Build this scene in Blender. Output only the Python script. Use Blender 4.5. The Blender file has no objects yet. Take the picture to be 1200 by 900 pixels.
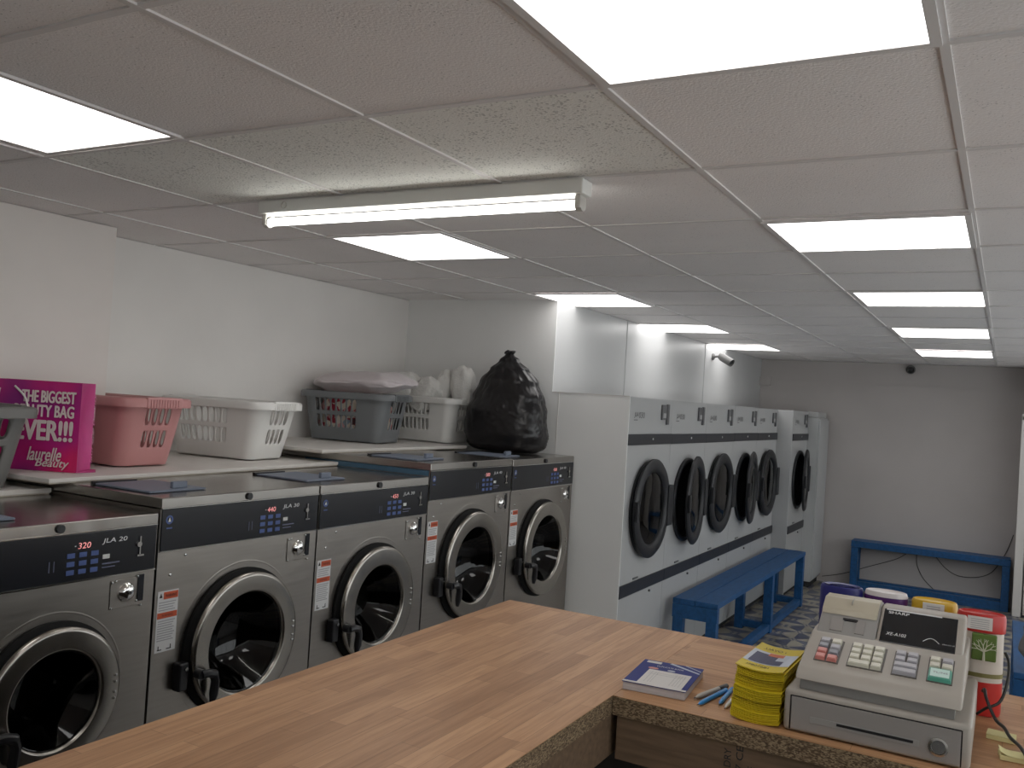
import bpy, bmesh, math, random
from mathutils import Vector, Matrix, noise
C = bpy.context.scene.collection
SC = bpy.context.scene
random.seed(7)

# ------------------------------------------------------------------ camera, world, exposure
CAMZ = 1.74
cam = bpy.data.cameras.new('camera'); camo = bpy.data.objects.new('camera', cam); C.objects.link(camo)
cam.sensor_width = 36; cam.lens = 36 * 1040.56 / 1200; cam.clip_start = .05; cam.clip_end = 60
def cam_rot(y, p, r):
    f = Vector((math.cos(y)*math.cos(p), math.sin(y)*math.cos(p), math.sin(p)))
    rt = Vector((math.sin(y), -math.cos(y), 0)); d = f.cross(rt)
    rt2 = math.cos(r)*rt + math.sin(r)*d; d2 = f.cross(rt2)
    return Matrix((( rt2.x, -d2.x, -f.x), (rt2.y, -d2.y, -f.y), (rt2.z, -d2.z, -f.z)))
camo.matrix_world = Matrix.Translation((0, 0, CAMZ)) @ cam_rot(.5105, .0166, -.0628).to_4x4()
SC.camera = camo
w = bpy.data.worlds.new('world'); SC.world = w; w.use_nodes = True
w.node_tree.nodes['Background'].inputs[0].default_value = (.98, .96, .99, 1)
w.node_tree.nodes['Background'].inputs[1].default_value = 1.9   # fill daylight entering by the added, unseen window
SC.view_settings.view_transform = 'Standard'; SC.view_settings.look = 'None'
SC.view_settings.exposure = 0.25; SC.view_settings.gamma = 1; SC.view_settings.use_curve_mapping = False
SC.cycles.use_denoising = True
SC.cycles.max_bounces = 8; SC.cycles.diffuse_bounces = 5; SC.cycles.transparent_max_bounces = 12
PANEL_POWER = 3.2
TUBE_POWER = 7.0

# ------------------------------------------------------------------ materials
def new_mat(name):
    m = bpy.data.materials.new(name); m.use_nodes = True
    return m, m.node_tree.nodes, m.node_tree.links, m.node_tree.nodes['Principled BSDF']
def mat(name, col, rough=.5, metal=0., var=.0, scale=8., bump=0., bscale=60., stretch=(1, 1, 1), coat=0., spec=.5, sheen=0.):
    m, N, L, b = new_mat(name)
    b.inputs['Base Color'].default_value = (*col, 1); b.inputs['Roughness'].default_value = rough
    b.inputs['Metallic'].default_value = metal; b.inputs['Coat Weight'].default_value = coat
    b.inputs['Specular IOR Level'].default_value = spec; b.inputs['Sheen Weight'].default_value = sheen
    tc = N.new('ShaderNodeTexCoord'); mp = N.new('ShaderNodeMapping'); mp.inputs['Scale'].default_value = stretch
    L.new(tc.outputs['Object'], mp.inputs[0])
    if var:
        n = N.new('ShaderNodeTexNoise'); n.inputs['Scale'].default_value = scale; n.inputs['Detail'].default_value = 5
        L.new(mp.outputs[0], n.inputs['Vector'])
        r = N.new('ShaderNodeValToRGB'); r.color_ramp.elements[0].position = .3; r.color_ramp.elements[1].position = .7
        r.color_ramp.elements[0].color = (*[c*(1-var) for c in col], 1); r.color_ramp.elements[1].color = (*[min(1, c*(1+var*.6)) for c in col], 1)
        L.new(n.outputs['Fac'], r.inputs[0]); L.new(r.outputs[0], b.inputs['Base Color'])
    if bump:
        n2 = N.new('ShaderNodeTexNoise'); n2.inputs['Scale'].default_value = bscale; n2.inputs['Detail'].default_value = 3
        L.new(mp.outputs[0], n2.inputs['Vector'])
        bp = N.new('ShaderNodeBump'); bp.inputs['Strength'].default_value = bump; bp.inputs['Distance'].default_value = .01
        L.new(n2.outputs['Fac'], bp.inputs['Height']); L.new(bp.outputs[0], b.inputs['Normal'])
    return m
def emit(name, col, s):
    m, N, L, b = new_mat(name)
    b.inputs['Base Color'].default_value = (.8, .8, .8, 1); b.inputs['Emission Color'].default_value = (*col, 1); b.inputs['Emission Strength'].default_value = s
    return m
def glass(name, tint, rough=.04):
    m, N, L, b = new_mat(name); out = N['Material Output']
    t = N.new('ShaderNodeBsdfTransparent'); t.inputs[0].default_value = (*tint, 1)
    g = N.new('ShaderNodeBsdfGlossy'); g.inputs[0].default_value = (.9, .9, .9, 1); g.inputs['Roughness'].default_value = rough
    lw = N.new('ShaderNodeLayerWeight'); pw = N.new('ShaderNodeMath'); pw.operation = 'POWER'; pw.inputs[1].default_value = 4; L.new(lw.outputs['Facing'], pw.inputs[0])
    fr = N.new('ShaderNodeMapRange'); fr.inputs['To Min'].default_value = .035; fr.inputs['To Max'].default_value = .6; L.new(pw.outputs[0], fr.inputs[0])
    mx = N.new('ShaderNodeMixShader'); L.new(fr.outputs[0], mx.inputs[0]); L.new(t.outputs[0], mx.inputs[1]); L.new(g.outputs[0], mx.inputs[2])
    L.new(mx.outputs[0], out.inputs[0]); N.remove(b)
    return m
def steel(name, col, rough, streak=(1, 1, 1)):
    m, N, L, b = new_mat(name)
    b.inputs['Base Color'].default_value = (*col, 1); b.inputs['Metallic'].default_value = 1
    tc = N.new('ShaderNodeTexCoord'); mp = N.new('ShaderNodeMapping'); mp.inputs['Scale'].default_value = streak
    L.new(tc.outputs['Object'], mp.inputs[0])
    n = N.new('ShaderNodeTexNoise'); n.inputs['Scale'].default_value = 14; n.inputs['Detail'].default_value = 6; L.new(mp.outputs[0], n.inputs['Vector'])
    r = N.new('ShaderNodeMapRange'); r.inputs['To Min'].default_value = rough*.75; r.inputs['To Max'].default_value = rough*1.3
    L.new(n.outputs['Fac'], r.inputs[0]); L.new(r.outputs[0], b.inputs['Roughness'])
    r2 = N.new('ShaderNodeValToRGB'); r2.color_ramp.elements[0].color = (*[c*.86 for c in col], 1); r2.color_ramp.elements[1].color = (*[min(1, c*1.08) for c in col], 1)
    L.new(n.outputs['Fac'], r2.inputs[0]); L.new(r2.outputs[0], b.inputs['Base Color'])
    n2 = N.new('ShaderNodeTexNoise'); n2.inputs['Scale'].default_value = 3; L.new(tc.outputs['Object'], n2.inputs['Vector'])
    bp = N.new('ShaderNodeBump'); bp.inputs['Strength'].default_value = .12; bp.inputs['Distance'].default_value = .02
    L.new(n2.outputs['Fac'], bp.inputs['Height']); L.new(bp.outputs[0], b.inputs['Normal'])
    return m
def worktop_mat(name, along):
    m, N, L, b = new_mat(name)
    tc = N.new('ShaderNodeTexCoord'); mp = N.new('ShaderNodeMapping')
    if along == 'y': mp.inputs['Rotation'].default_value = (0, 0, math.pi/2)
    L.new(tc.outputs['Object'], mp.inputs[0])
    br = N.new('ShaderNodeTexBrick'); br.offset = .37; br.offset_frequency = 2; br.squash = .8; br.squash_frequency = 3
    br.inputs['Scale'].default_value = 1; br.inputs['Brick Width'].default_value = .36; br.inputs['Row Height'].default_value = .042
    br.inputs['Mortar Size'].default_value = .0006; br.inputs['Mortar Smooth'].default_value = .5; br.inputs['Bias'].default_value = 0
    br.inputs['Color1'].default_value = (.57, .325, .17, 1); br.inputs['Color2'].default_value = (.40, .212, .104, 1); br.inputs['Mortar'].default_value = (.24, .125, .06, 1)
    L.new(mp.outputs[0], br.inputs['Vector'])
    m2 = N.new('ShaderNodeMapping'); m2.inputs['Scale'].default_value = (3, 45, 1); L.new(mp.outputs[0], m2.inputs[0])
    n = N.new('ShaderNodeTexNoise'); n.inputs['Scale'].default_value = 2.2; n.inputs['Detail'].default_value = 8; n.inputs['Distortion'].default_value = .6
    L.new(m2.outputs[0], n.inputs['Vector'])
    r = N.new('ShaderNodeValToRGB'); r.color_ramp.elements[0].position = .32; r.color_ramp.elements[0].color = (.72, .66, .6, 1); r.color_ramp.elements[1].position = .62; r.color_ramp.elements[1].color = (1, 1, 1, 1)
    L.new(n.outputs['Fac'], r.inputs[0])
    mx = N.new('ShaderNodeMixRGB'); mx.blend_type = 'MULTIPLY'; mx.inputs[0].default_value = .8
    L.new(br.outputs[0], mx.inputs[1]); L.new(r.outputs[0], mx.inputs[2]); L.new(mx.outputs[0], b.inputs['Base Color'])
    b.inputs['Roughness'].default_value = .42; b.inputs['Specular IOR Level'].default_value = .4
    return m
def chipboard_mat():
    m, N, L, b = new_mat('chipboard')
    tc = N.new('ShaderNodeTexCoord'); mp = N.new('ShaderNodeMapping'); mp.inputs['Scale'].default_value = (.6, .6, 1.5); L.new(tc.outputs['Object'], mp.inputs[0])
    v = N.new('ShaderNodeTexVoronoi'); v.inputs['Scale'].default_value = 380; L.new(mp.outputs[0], v.inputs['Vector'])
    r = N.new('ShaderNodeValToRGB'); e = r.color_ramp.elements
    e[0].color = (.07, .043, .023, 1); e[1].color = (.30, .22, .13, 1); e[1].position = .85
    k = e.new(.45); k.color = (.14, .09, .048, 1)
    s = N.new('ShaderNodeSeparateColor'); L.new(v.outputs['Color'], s.inputs[0]); L.new(s.outputs[0], r.inputs[0]); L.new(r.outputs[0], b.inputs['Base Color'])
    bp = N.new('ShaderNodeBump'); bp.inputs['Strength'].default_value = .5; bp.inputs['Distance'].default_value = .003; L.new(s.outputs[1], bp.inputs['Height']); L.new(bp.outputs[0], b.inputs['Normal'])
    b.inputs['Roughness'].default_value = .8
    return m
def ceiling_mat(name, col, dots):
    m, N, L, b = new_mat(name)
    tc = N.new('ShaderNodeTexCoord')
    v = N.new('ShaderNodeTexVoronoi'); v.inputs['Scale'].default_value = 120; L.new(tc.outputs['Object'], v.inputs['Vector'])
    n = N.new('ShaderNodeTexNoise'); n.inputs['Scale'].default_value = 9; n.inputs['Detail'].default_value = 4; L.new(tc.outputs['Object'], n.inputs['Vector'])
    s = N.new('ShaderNodeSeparateColor'); L.new(v.outputs['Color'], s.inputs[0])
    a = N.new('ShaderNodeMath'); a.operation = 'MULTIPLY'; L.new(s.outputs[0], a.inputs[0]); a.inputs[1].default_value = dots
    g = N.new('ShaderNodeMath'); g.operation = 'MULTIPLY'; L.new(a.outputs[0], g.inputs[0]); L.new(n.outputs['Fac'], g.inputs[1])
    lt = N.new('ShaderNodeMath'); lt.operation = 'LESS_THAN'; L.new(v.outputs['Distance'], lt.inputs[0]); L.new(g.outputs[0], lt.inputs[1])
    n3 = N.new('ShaderNodeTexNoise'); n3.inputs['Scale'].default_value = 1.7; n3.inputs['Detail'].default_value = 5; L.new(tc.outputs['Object'], n3.inputs['Vector'])
    r = N.new('ShaderNodeValToRGB'); r.color_ramp.elements[0].position = .3; r.color_ramp.elements[1].position = .7
    r.color_ramp.elements[0].color = (*[c*.93 for c in col], 1); r.color_ramp.elements[1].color = (*col, 1); L.new(n3.outputs['Fac'], r.inputs[0])
    mx = N.new('ShaderNodeMixRGB'); L.new(lt.outputs[0], mx.inputs[0]); L.new(r.outputs[0], mx.inputs[1]); mx.inputs[2].default_value = (*[c*.6 for c in col], 1)
    L.new(mx.outputs[0], b.inputs['Base Color']); b.inputs['Roughness'].default_value = .9
    n4 = N.new('ShaderNodeTexNoise'); n4.inputs['Scale'].default_value = 160; L.new(tc.outputs['Object'], n4.inputs['Vector'])
    bp = N.new('ShaderNodeBump'); bp.inputs['Strength'].default_value = .35; bp.inputs['Distance'].default_value = .004; L.new(n4.outputs['Fac'], bp.inputs['Height']); L.new(bp.outputs[0], b.inputs['Normal'])
    return m
def floor_mat():
    m, N, L, b = new_mat('patterned_vinyl')
    tc = N.new('ShaderNodeTexCoord'); mp = N.new('ShaderNodeMapping'); mp.inputs['Scale'].default_value = (3.6, 3.6, 1); L.new(tc.outputs['Object'], mp.inputs[0])
    sx = N.new('ShaderNodeSeparateXYZ'); L.new(mp.outputs[0], sx.inputs[0])
    def mth(op, a, bb=None):
        k = N.new('ShaderNodeMath'); k.operation = op
        for i, x in enumerate((a, bb)):
            if x is None: continue
            if isinstance(x, (int, float)): k.inputs[i].default_value = x
            else: L.new(x, k.inputs[i])
        return k.outputs[0]
    fx = mth('ABSOLUTE', mth('SUBTRACT', mth('FRACT', sx.outputs[0]), .5)); fy = mth('ABSOLUTE', mth('SUBTRACT', mth('FRACT', sx.outputs[1]), .5))
    tri = mth('LESS_THAN', fx, fy)                       # hourglass triangles
    d = mth('ADD', fx, fy); dia = mth('LESS_THAN', d, .17); star = mth('GREATER_THAN', d, .84)
    cx = mth('FLOOR', sx.outputs[0]); cy = mth('FLOOR', sx.outputs[1]); par = mth('MODULO', mth('ABSOLUTE', mth('ADD', cx, cy)), 2)
    f1 = mth('ABSOLUTE', mth('SUBTRACT', tri, par)); f2 = mth('ABSOLUTE', mth('SUBTRACT', f1, dia)); f3 = mth('ABSOLUTE', mth('SUBTRACT', f2, star))
    n = N.new('ShaderNodeTexNoise'); n.inputs['Scale'].default_value = 5; n.inputs['Detail'].default_value = 6; L.new(tc.outputs['Object'], n.inputs['Vector'])
    cr = N.new('ShaderNodeValToRGB'); cr.color_ramp.elements[0].color = (.25, .225, .175, 1); cr.color_ramp.elements[1].color = (.43, .395, .32, 1); cr.color_ramp.elements[0].position = .35; cr.color_ramp.elements[1].position = .65
    cb = N.new('ShaderNodeValToRGB'); cb.color_ramp.elements[0].color = (.06, .066, .11, 1); cb.color_ramp.elements[1].color = (.13, .145, .20, 1); cb.color_ramp.elements[0].position = .35; cb.color_ramp.elements[1].position = .65
    L.new(n.outputs['Fac'], cr.inputs[0]); L.new(n.outputs['Fac'], cb.inputs[0])
    mx = N.new('ShaderNodeMixRGB'); L.new(f3, mx.inputs[0]); L.new(cr.outputs[0], mx.inputs[1]); L.new(cb.outputs[0], mx.inputs[2]); L.new(mx.outputs[0], b.inputs['Base Color'])
    b.inputs['Roughness'].default_value = .35
    return m
def laundry_mat():
    m, N, L, b = new_mat('floral_cloth')
    tc = N.new('ShaderNodeTexCoord'); v = N.new('ShaderNodeTexVoronoi'); v.inputs['Scale'].default_value = 34; L.new(tc.outputs['Object'], v.inputs['Vector'])
    s = N.new('ShaderNodeSeparateColor'); L.new(v.outputs['Color'], s.inputs[0])
    r = N.new('ShaderNodeValToRGB'); r.color_ramp.interpolation = 'CONSTANT'; e = r.color_ramp.elements
    e[0].color = (.65, .57, .48, 1); e[1].color = (.32, .02, .04, 1); e[1].position = .4
    for p, c in ((.68, (.62, .32, .32, 1)), (.8, (.08, .03, .035, 1)), (.88, (.7, .64, .56, 1)), (.95, (.25, .32, .36, 1))): k = e.new(p); k.color = c
    L.new(s.outputs[0], r.inputs[0]); L.new(r.outputs[0], b.inputs['Base Color']); b.inputs['Roughness'].default_value = .9
    return m
def bag_mat():
    m, N, L, b = new_mat('magenta_print')
    tc = N.new('ShaderNodeTexCoord'); mp = N.new('ShaderNodeMapping'); mp.inputs['Location'].default_value = (.08, .05, .03)
    L.new(tc.outputs['Object'], mp.inputs[0])
    n = N.new('ShaderNodeTexNoise'); n.inputs['Scale'].default_value = 5.5; n.inputs['Detail'].default_value = 1; L.new(mp.outputs[0], n.inputs['Vector'])
    r = N.new('ShaderNodeValToRGB'); e = r.color_ramp.elements
    e[0].position = .32; e[0].color = (.26, .018, .20, 1); e[1].position = .66; e[1].color = (.64, .015, .13, 1)
    k = e.new(.5); k.color = (.50, .016, .19, 1)
    L.new(n.outputs['Fac'], r.inputs[0]); L.new(r.outputs[0], b.inputs['Base Color']); b.inputs['Roughness'].default_value = .38
    return m

M = dict(
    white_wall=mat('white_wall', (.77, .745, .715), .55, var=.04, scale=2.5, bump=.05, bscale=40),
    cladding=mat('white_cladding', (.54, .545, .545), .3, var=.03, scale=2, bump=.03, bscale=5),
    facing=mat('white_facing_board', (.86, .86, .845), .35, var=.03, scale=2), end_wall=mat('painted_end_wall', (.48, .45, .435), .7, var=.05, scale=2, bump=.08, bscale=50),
    pillar=mat('pillar_paint', (.77, .725, .685), .6, var=.04, scale=3),
    ceiling=ceiling_mat('ceiling_tile', (.90, .87, .86), .42),
    stipple=ceiling_mat('stippled_tile', (.88, .88, .84), .85),
    grid=mat('grid_white', (.72, .70, .69), .6),
    floor=floor_mat(), trim=mat('trim_white', (.74, .72, .69), .5),
    panel=emit('led_diffuser', (1, .98, .965), PANEL_POWER), tube=emit('tube_glow', (1, .99, .93), TUBE_POWER),
    lamp_white=mat('lamp_white', (.78, .78, .75), .4), lamp_cap=mat('lamp_cap', (.6, .58, .54), .5),
    steel=steel('brushed_steel', (.37, .342, .312), .33, (.5, 6, 6)), lid_steel=steel('lid_steel', (.38, .36, .335), .22, (1, 1, 1)),
    chrome=steel('door_steel', (.40, .375, .34), .24), bright=mat('bright_chrome', (.8, .8, .78), .12, 1),
    black=mat('black_plastic', (.012, .012, .014), .35), panel_black=mat('panel_black', (.012, .013, .017), .22),
    rubber=mat('black_rubber', (.006, .006, .006), .7, spec=.2), drum=steel('drum_steel', (.22, .21, .20), .4),
    dark=mat('dark_cavity', (.02, .02, .02), .8), glass=glass('door_glass', (.06, .06, .063)), dryer_glass=glass('dryer_glass', (.12, .125, .135)),
    key_blue=mat('key_blue', (.06, .10, .27), .4), key_white=mat('key_white', (.62, .62, .6), .4), led=emit('red_led', (1, .03, .015), .5),
    print_white=mat('print_white', (.7, .7, .7), .5), print_dim=mat('print_dim', (.12, .13, .2), .5), print_black=mat('print_black', (.02, .02, .02), .6),
    label=mat('label_white', (.66, .66, .66), .5), label_red=mat('label_red', (.55, .09, .03), .5), label_grey=mat('label_grey', (.36, .36, .37), .6),
    lid_plastic=mat('blue_grey_plastic', (.14, .165, .215), .42), blue_side=mat('blue_film', (.05, .12, .185), .35, var=.1),
    dryer=mat('dryer_white', (.45, .455, .455), .38, var=.02), dryer_band=mat('dryer_band', (.022, .024, .03), .4), dryer_black=mat('dryer_black', (.012, .013, .016), .45),
    coin_grey=mat('coin_grey', (.12, .12, .125), .4), coin_light=mat('coin_light', (.42, .42, .42), .4),
    board=mat('white_board', (.64, .615, .58), .5, var=.06, scale=6), board_edge=mat('board_edge', (.55, .50, .43), .7, var=.15, scale=30),
    grey_basket=mat('grey_basket', (.15, .158, .165), .4), mid_basket=mat('mid_grey_basket', (.145, .142, .135), .45), pink_basket=mat('pink_basket', (.53, .25, .245), .4), white_basket=mat('white_basket', (.70, .69, .665), .4),
    laundry=laundry_mat(), pillow=mat('pillow_cloth', (.62, .56, .57), .9, bump=.25, bscale=26, sheen=.2), towel=mat('towel_cloth', (.66, .65, .62), .95, bump=.5, bscale=90, sheen=.3),
    dark_cloth=mat('dark_cloth', (.09, .08, .08), .95, bump=.4, bscale=40), bin=mat('black_polythene', (.011, .010, .011), .3, bump=.22, bscale=16, spec=.5),
    bag=bag_mat(), bag_side=mat('bag_side_pink', (.55, .06, .24), .4, var=.1), bag_text=mat('bag_text', (.72, .62, .60), .5), bag_text2=mat('bag_faint_text', (.62, .17, .33), .5), strap=mat('white_strap', (.72, .68, .66), .5),
    blue_paint=mat('blue_paint', (.012, .085, .235), .45, var=.25, scale=9, stretch=(1, 4, 4)),
    wood_x=worktop_mat('worktop_lengthways', 'x'), wood_y=worktop_mat('worktop_crossways', 'y'), chip=chipboard_mat(),
    timber=mat('raw_timber', (.16, .102, .06), .75, var=.3, scale=6, stretch=(12, 1, 12)), clad_dark=mat('counter_panel', (.04, .032, .026), .7),  # both base colours darkened to carry the shade beneath the worktop
    till=mat('till_plastic', (.40, .365, .32), .45, var=.03), till_cream=mat('till_cover', (.48, .43, .33), .45), till_grey=mat('till_grey', (.31, .30, .285), .45), till_drawer=mat('till_drawer', (.29, .27, .255), .5), till_dark=mat('till_window', (.012, .013, .015), .12),
    key_grey=mat('key_grey', (.40, .39, .42), .35), key_cream=mat('key_cream', (.62, .60, .50), .35), key_pink=mat('key_pink', (.60, .22, .19), .35), key_slate=mat('key_slate', (.22, .23, .26), .35), key_green=mat('key_green', (.10, .36, .27), .35), key_mint=mat('key_mint', (.55, .74, .68), .35), key_base=mat('key_base', (.10, .09, .08), .5),
    paper=mat('paper', (.68, .66, .64), .6), paper_edge=mat('paper_edge', (.52, .49, .50), .8, var=.15, scale=4, stretch=(1, 1, 150)), cover_blue=mat('cover_blue', (.022, .033, .19), .5, var=.1, spec=.2),
    yellow=mat('leaflet_yellow', (.60, .455, .012), .5), yellow2=mat('leaflet_yellow_shade', (.62, .47, .012), .5), orange=mat('print_orange', (.55, .13, .04), .4), navy=mat('print_navy', (.02, .022, .08), .4), pale=mat('print_pale', (.5, .54, .62), .4),
    pen_blue=mat('pen_blue', (.03, .25, .62), .3), pen_grey=mat('pen_grey', (.45, .42, .38), .4), pen_white=mat('pen_white', (.65, .65, .62), .35),
    tub_blue=mat('tub_blue', (.02, .022, .17), .35), tub_purple=mat('tub_purple', (.085, .02, .15), .35), tub_white=mat('tub_white', (.74, .70, .70), .35), tub_yellow=mat('tub_yellow', (.66, .42, .03), .35), tub_red=mat('tub_red', (.50, .025, .02), .35), tub_pale=mat('tub_pale', (.62, .57, .51), .4), green=mat('label_green', (.10, .17, .03), .5), tree=mat('label_tree', (.55, .56, .44), .5), olive=mat('label_olive', (.20, .18, .06), .5),
    postit=mat('sticky_yellow', (.70, .64, .32), .7), cable=mat('black_cable', (.012, .012, .012), .4), thin_wire=mat('thin_wire', (.06, .055, .05), .5),
    window_glass=glass('window_glass', (.92, .95, .94)), cctv=mat('camera_grey', (.13, .13, .125), .4), cctv_dark=mat('camera_dark', (.02, .02, .02), .25), grey_bag=mat('grey_cloth', (.2, .19, .19), .9, bump=.3, bscale=30), screw=mat('screw_steel', (.6, .6, .58), .25, 1),
    door=mat('door_white', (.62, .58, .54), .5), cabinet=mat('cabinet_grey', (.50, .51, .51), .45))

# ------------------------------------------------------------------ mesh helpers
def wmat(o):
    m = Matrix.Identity(4)
    while o is not None: m = o.matrix_basis @ m; o = o.parent
    return m
class MB:
    def __init__(s): s.b = bmesh.new(); s.mi = 0
    def _f(s, vs):
        try:
            f = s.b.faces.new(vs); f.material_index = s.mi; return f
        except ValueError: return None
    def box(s, x0, x1, y0, y1, z0, z1, bev=0, mx=None, seg=2):
        r = bmesh.ops.create_cube(s.b, size=1)
        t = Matrix.Translation(((x0+x1)/2, (y0+y1)/2, (z0+z1)/2)) @ Matrix.Diagonal((abs(x1-x0), abs(y1-y0), abs(z1-z0), 1))
        if mx is not None: t = mx @ t
        bmesh.ops.transform(s.b, matrix=t, verts=r['verts'])
        fs = list({f for v in r['verts'] for f in v.link_faces})
        for f in fs: f.material_index = s.mi
        if bev:
            es = list({e for v in r['verts'] for e in v.link_edges})
            q = bmesh.ops.bevel(s.b, geom=es, offset=bev, segments=seg, profile=.5, affect='EDGES')
            for f in q['faces']: f.material_index = s.mi
        return s
    def lathe(s, prof, origin=(0, 0, 0), axis=(0, 0, 1), n=32, sx=1, sy=1, closed=False):
        a = Vector(axis).normalized(); u = a.orthogonal().normalized()
        if abs(a.z) > .9: u = Vector((1, 0, 0))
        v = a.cross(u); o = Vector(origin); rings = []
        for r, h in prof:
            if r < 1e-6: rings.append([s.b.verts.new(o + a*h)])
            else: rings.append([s.b.verts.new(o + a*h + u*(r*sx*math.cos(2*math.pi*i/n)) + v*(r*sy*math.sin(2*math.pi*i/n))) for i in range(n)])
        pairs = list(zip(rings, rings[1:])) + ([(rings[-1], rings[0])] if closed else [])
        for A, B in pairs:
            for i in range(n):
                j = (i+1) % n
                if len(A) == 1 and len(B) == 1: continue
                if len(A) == 1: s._f([A[0], B[j], B[i]])
                elif len(B) == 1: s._f([A[i], A[j], B[0]])
                else: s._f([A[i], A[j], B[j], B[i]])
        return s
    def cyl(s, p0, p1, r, r1=None, n=20):
        p0 = Vector(p0); p1 = Vector(p1); h = (p1-p0).length; r1 = r if r1 is None else r1
        return s.lathe([(0, 0), (r, 0), (r1, h), (0, h)], p0, (p1-p0), n)
    def tube(s, pts, r, n=8):
        P = [Vector(p) for p in pts]; rings = []; up = None
        for i, p in enumerate(P):
            t = (P[min(i+1, len(P)-1)] - P[max(i-1, 0)]).normalized()
            if up is None: up = t.orthogonal().normalized()
            up = (up - t*up.dot(t)).normalized(); w2 = t.cross(up)
            rr = r[i] if isinstance(r, (list, tuple)) else r
            rings.append([s.b.verts.new(p + up*(rr*math.cos(2*math.pi*k/n)) + w2*(rr*math.sin(2*math.pi*k/n))) for k in range(n)])
        for A, B in zip(rings, rings[1:]):
            for k in range(n): s._f([A[k], A[(k+1) % n], B[(k+1) % n], B[k]])
        s._f(rings[0][::-1]); s._f(rings[-1]); return s
    def prism(s, pts, d):
        d = Vector(d); A = [s.b.verts.new(Vector(p)) for p in pts]; B = [s.b.verts.new(Vector(p)+d) for p in pts]; n = len(A)
        s._f(A[::-1]); s._f(B)
        for i in range(n): s._f([A[i], A[(i+1) % n], B[(i+1) % n], B[i]])
        return s
    def poly(s, pts): s._f([s.b.verts.new(Vector(p)) for p in pts]); return s
    def build(s, name, mats, parent=None, local=False, smooth=False, angle=35):
        bmesh.ops.recalc_face_normals(s.b, faces=s.b.faces[:])
        if parent is not None and not local: bmesh.ops.transform(s.b, matrix=wmat(parent).inverted(), verts=s.b.verts[:])
        me = bpy.data.meshes.new(name); s.b.to_mesh(me); s.b.free()
        for m in (mats if isinstance(mats, (list, tuple)) else [mats]): me.materials.append(m)
        if smooth:
            for p in me.polygons: p.use_smooth = True
            me.set_sharp_from_angle(angle=math.radians(angle))
        o = bpy.data.objects.new(name, me); C.objects.link(o); o.parent = parent
        return o
def smoothpath(pts, k=8):
    P = [Vector(p) for p in pts]; out = []
    for i in range(len(P)-1):
        p0, p1, p2, p3 = P[max(i-1, 0)], P[i], P[i+1], P[min(i+2, len(P)-1)]
        for j in range(k):
            t = j/k; out.append(.5*((2*p1)+(p2-p0)*t+(2*p0-5*p1+4*p2-p3)*t*t+(3*p1-p0-3*p2+p3)*t**3))
    out.append(P[-1]); return out
def text(s, name, m, parent, origin, xd, yd, width, height, ext=.0006, shear=0., offset=0., local=False):
    # flat print lying just proud of its surface; offset thickens the strokes
    cu = bpy.data.curves.new('txt', 'FONT'); cu.body = s; cu.shear = shear; cu.resolution_u = 3
    ob = bpy.data.objects.new('txt', cu); C.objects.link(ob)
    dg = bpy.context.evaluated_depsgraph_get(); dg.update()
    me = bpy.data.meshes.new_from_object(ob.evaluated_get(dg))
    C.objects.unlink(ob); bpy.data.objects.remove(ob); bpy.data.curves.remove(cu)
    bm = bmesh.new(); bm.from_mesh(me); bpy.data.meshes.remove(me)
    xs = [v.co.x for v in bm.verts]; ys = [v.co.y for v in bm.verts]
    x0, x1, y0, y1 = min(xs), max(xs), min(ys), max(ys)
    xd = Vector(xd).normalized(); yd = Vector(yd).normalized(); nd = xd.cross(yd); o = Vector(origin)
    for v in bm.verts: v.co = o + xd*((v.co.x-x0)/(x1-x0)*width) + yd*((v.co.y-y0)/(y1-y0)*height) + nd*ext
    q = MB(); q.b.free(); q.b = bm
    if offset:
        src = bm.verts[:] + bm.edges[:] + bm.faces[:]
        k_ = 0
        for sx_, sy_ in ((1, 0), (-1, 0), (0, 1), (0, -1), (.7, .7), (-.7, .7), (.7, -.7), (-.7, -.7)):
            r = bmesh.ops.duplicate(bm, geom=src); vs = [g for g in r['geom'] if isinstance(g, bmesh.types.BMVert)]
            bmesh.ops.translate(bm, verts=vs, vec=xd*(sx_*offset*height) + yd*(sy_*offset*height*.6) + nd*(k_*4e-5)); k_ += 1
    return q.build(name, m, parent, local)
def tagit(o, label=None, cat=None, group=None, kind=None):
    if label: o['label'] = label
    if cat: o['category'] = cat
    if group: o['group'] = group
    if kind: o['kind'] = kind
    return o
def thing(name, label, cat, loc=(0, 0, 0), rz=0, group=None):
    o = bpy.data.objects.new(name, None); C.objects.link(o); o.location = loc; o.rotation_euler = (0, 0, rz)
    o.matrix_basis = Matrix.Translation(loc) @ Matrix.Rotation(rz, 4, 'Z')
    return tagit(o, label, cat, group)
def struct(name, mb, m, parent=None, **k):
    o = mb.build(name, m, parent, **k)
    if parent is None: o['kind'] = 'structure'
    return o
def holed_front(mb, x0, x1, z0, z1, cx, cz, r, y, n=56):
    ang = [2*math.pi*i/n for i in range(n)] + [math.atan2(z-cz, x-cx) % (2*math.pi) for x in (x0, x1) for z in (z0, z1)]
    ang = sorted(set(round(a, 6) for a in ang)); I = []; O = []
    for a in ang:
        c, sn = math.cos(a), math.sin(a)
        I.append(mb.b.verts.new((cx+r*c, y, cz+r*sn)))
        t = min([((x1-cx)/c if c > 1e-9 else (x0-cx)/c if c < -1e-9 else 9e9), ((z1-cz)/sn if sn > 1e-9 else (z0-cz)/sn if sn < -1e-9 else 9e9)])
        O.append(mb.b.verts.new((cx+t*c, y, cz+t*sn)))
    k = len(ang)
    for i in range(k): mb._f([I[i], I[(i+1) % k], O[(i+1) % k], O[i]])

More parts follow.
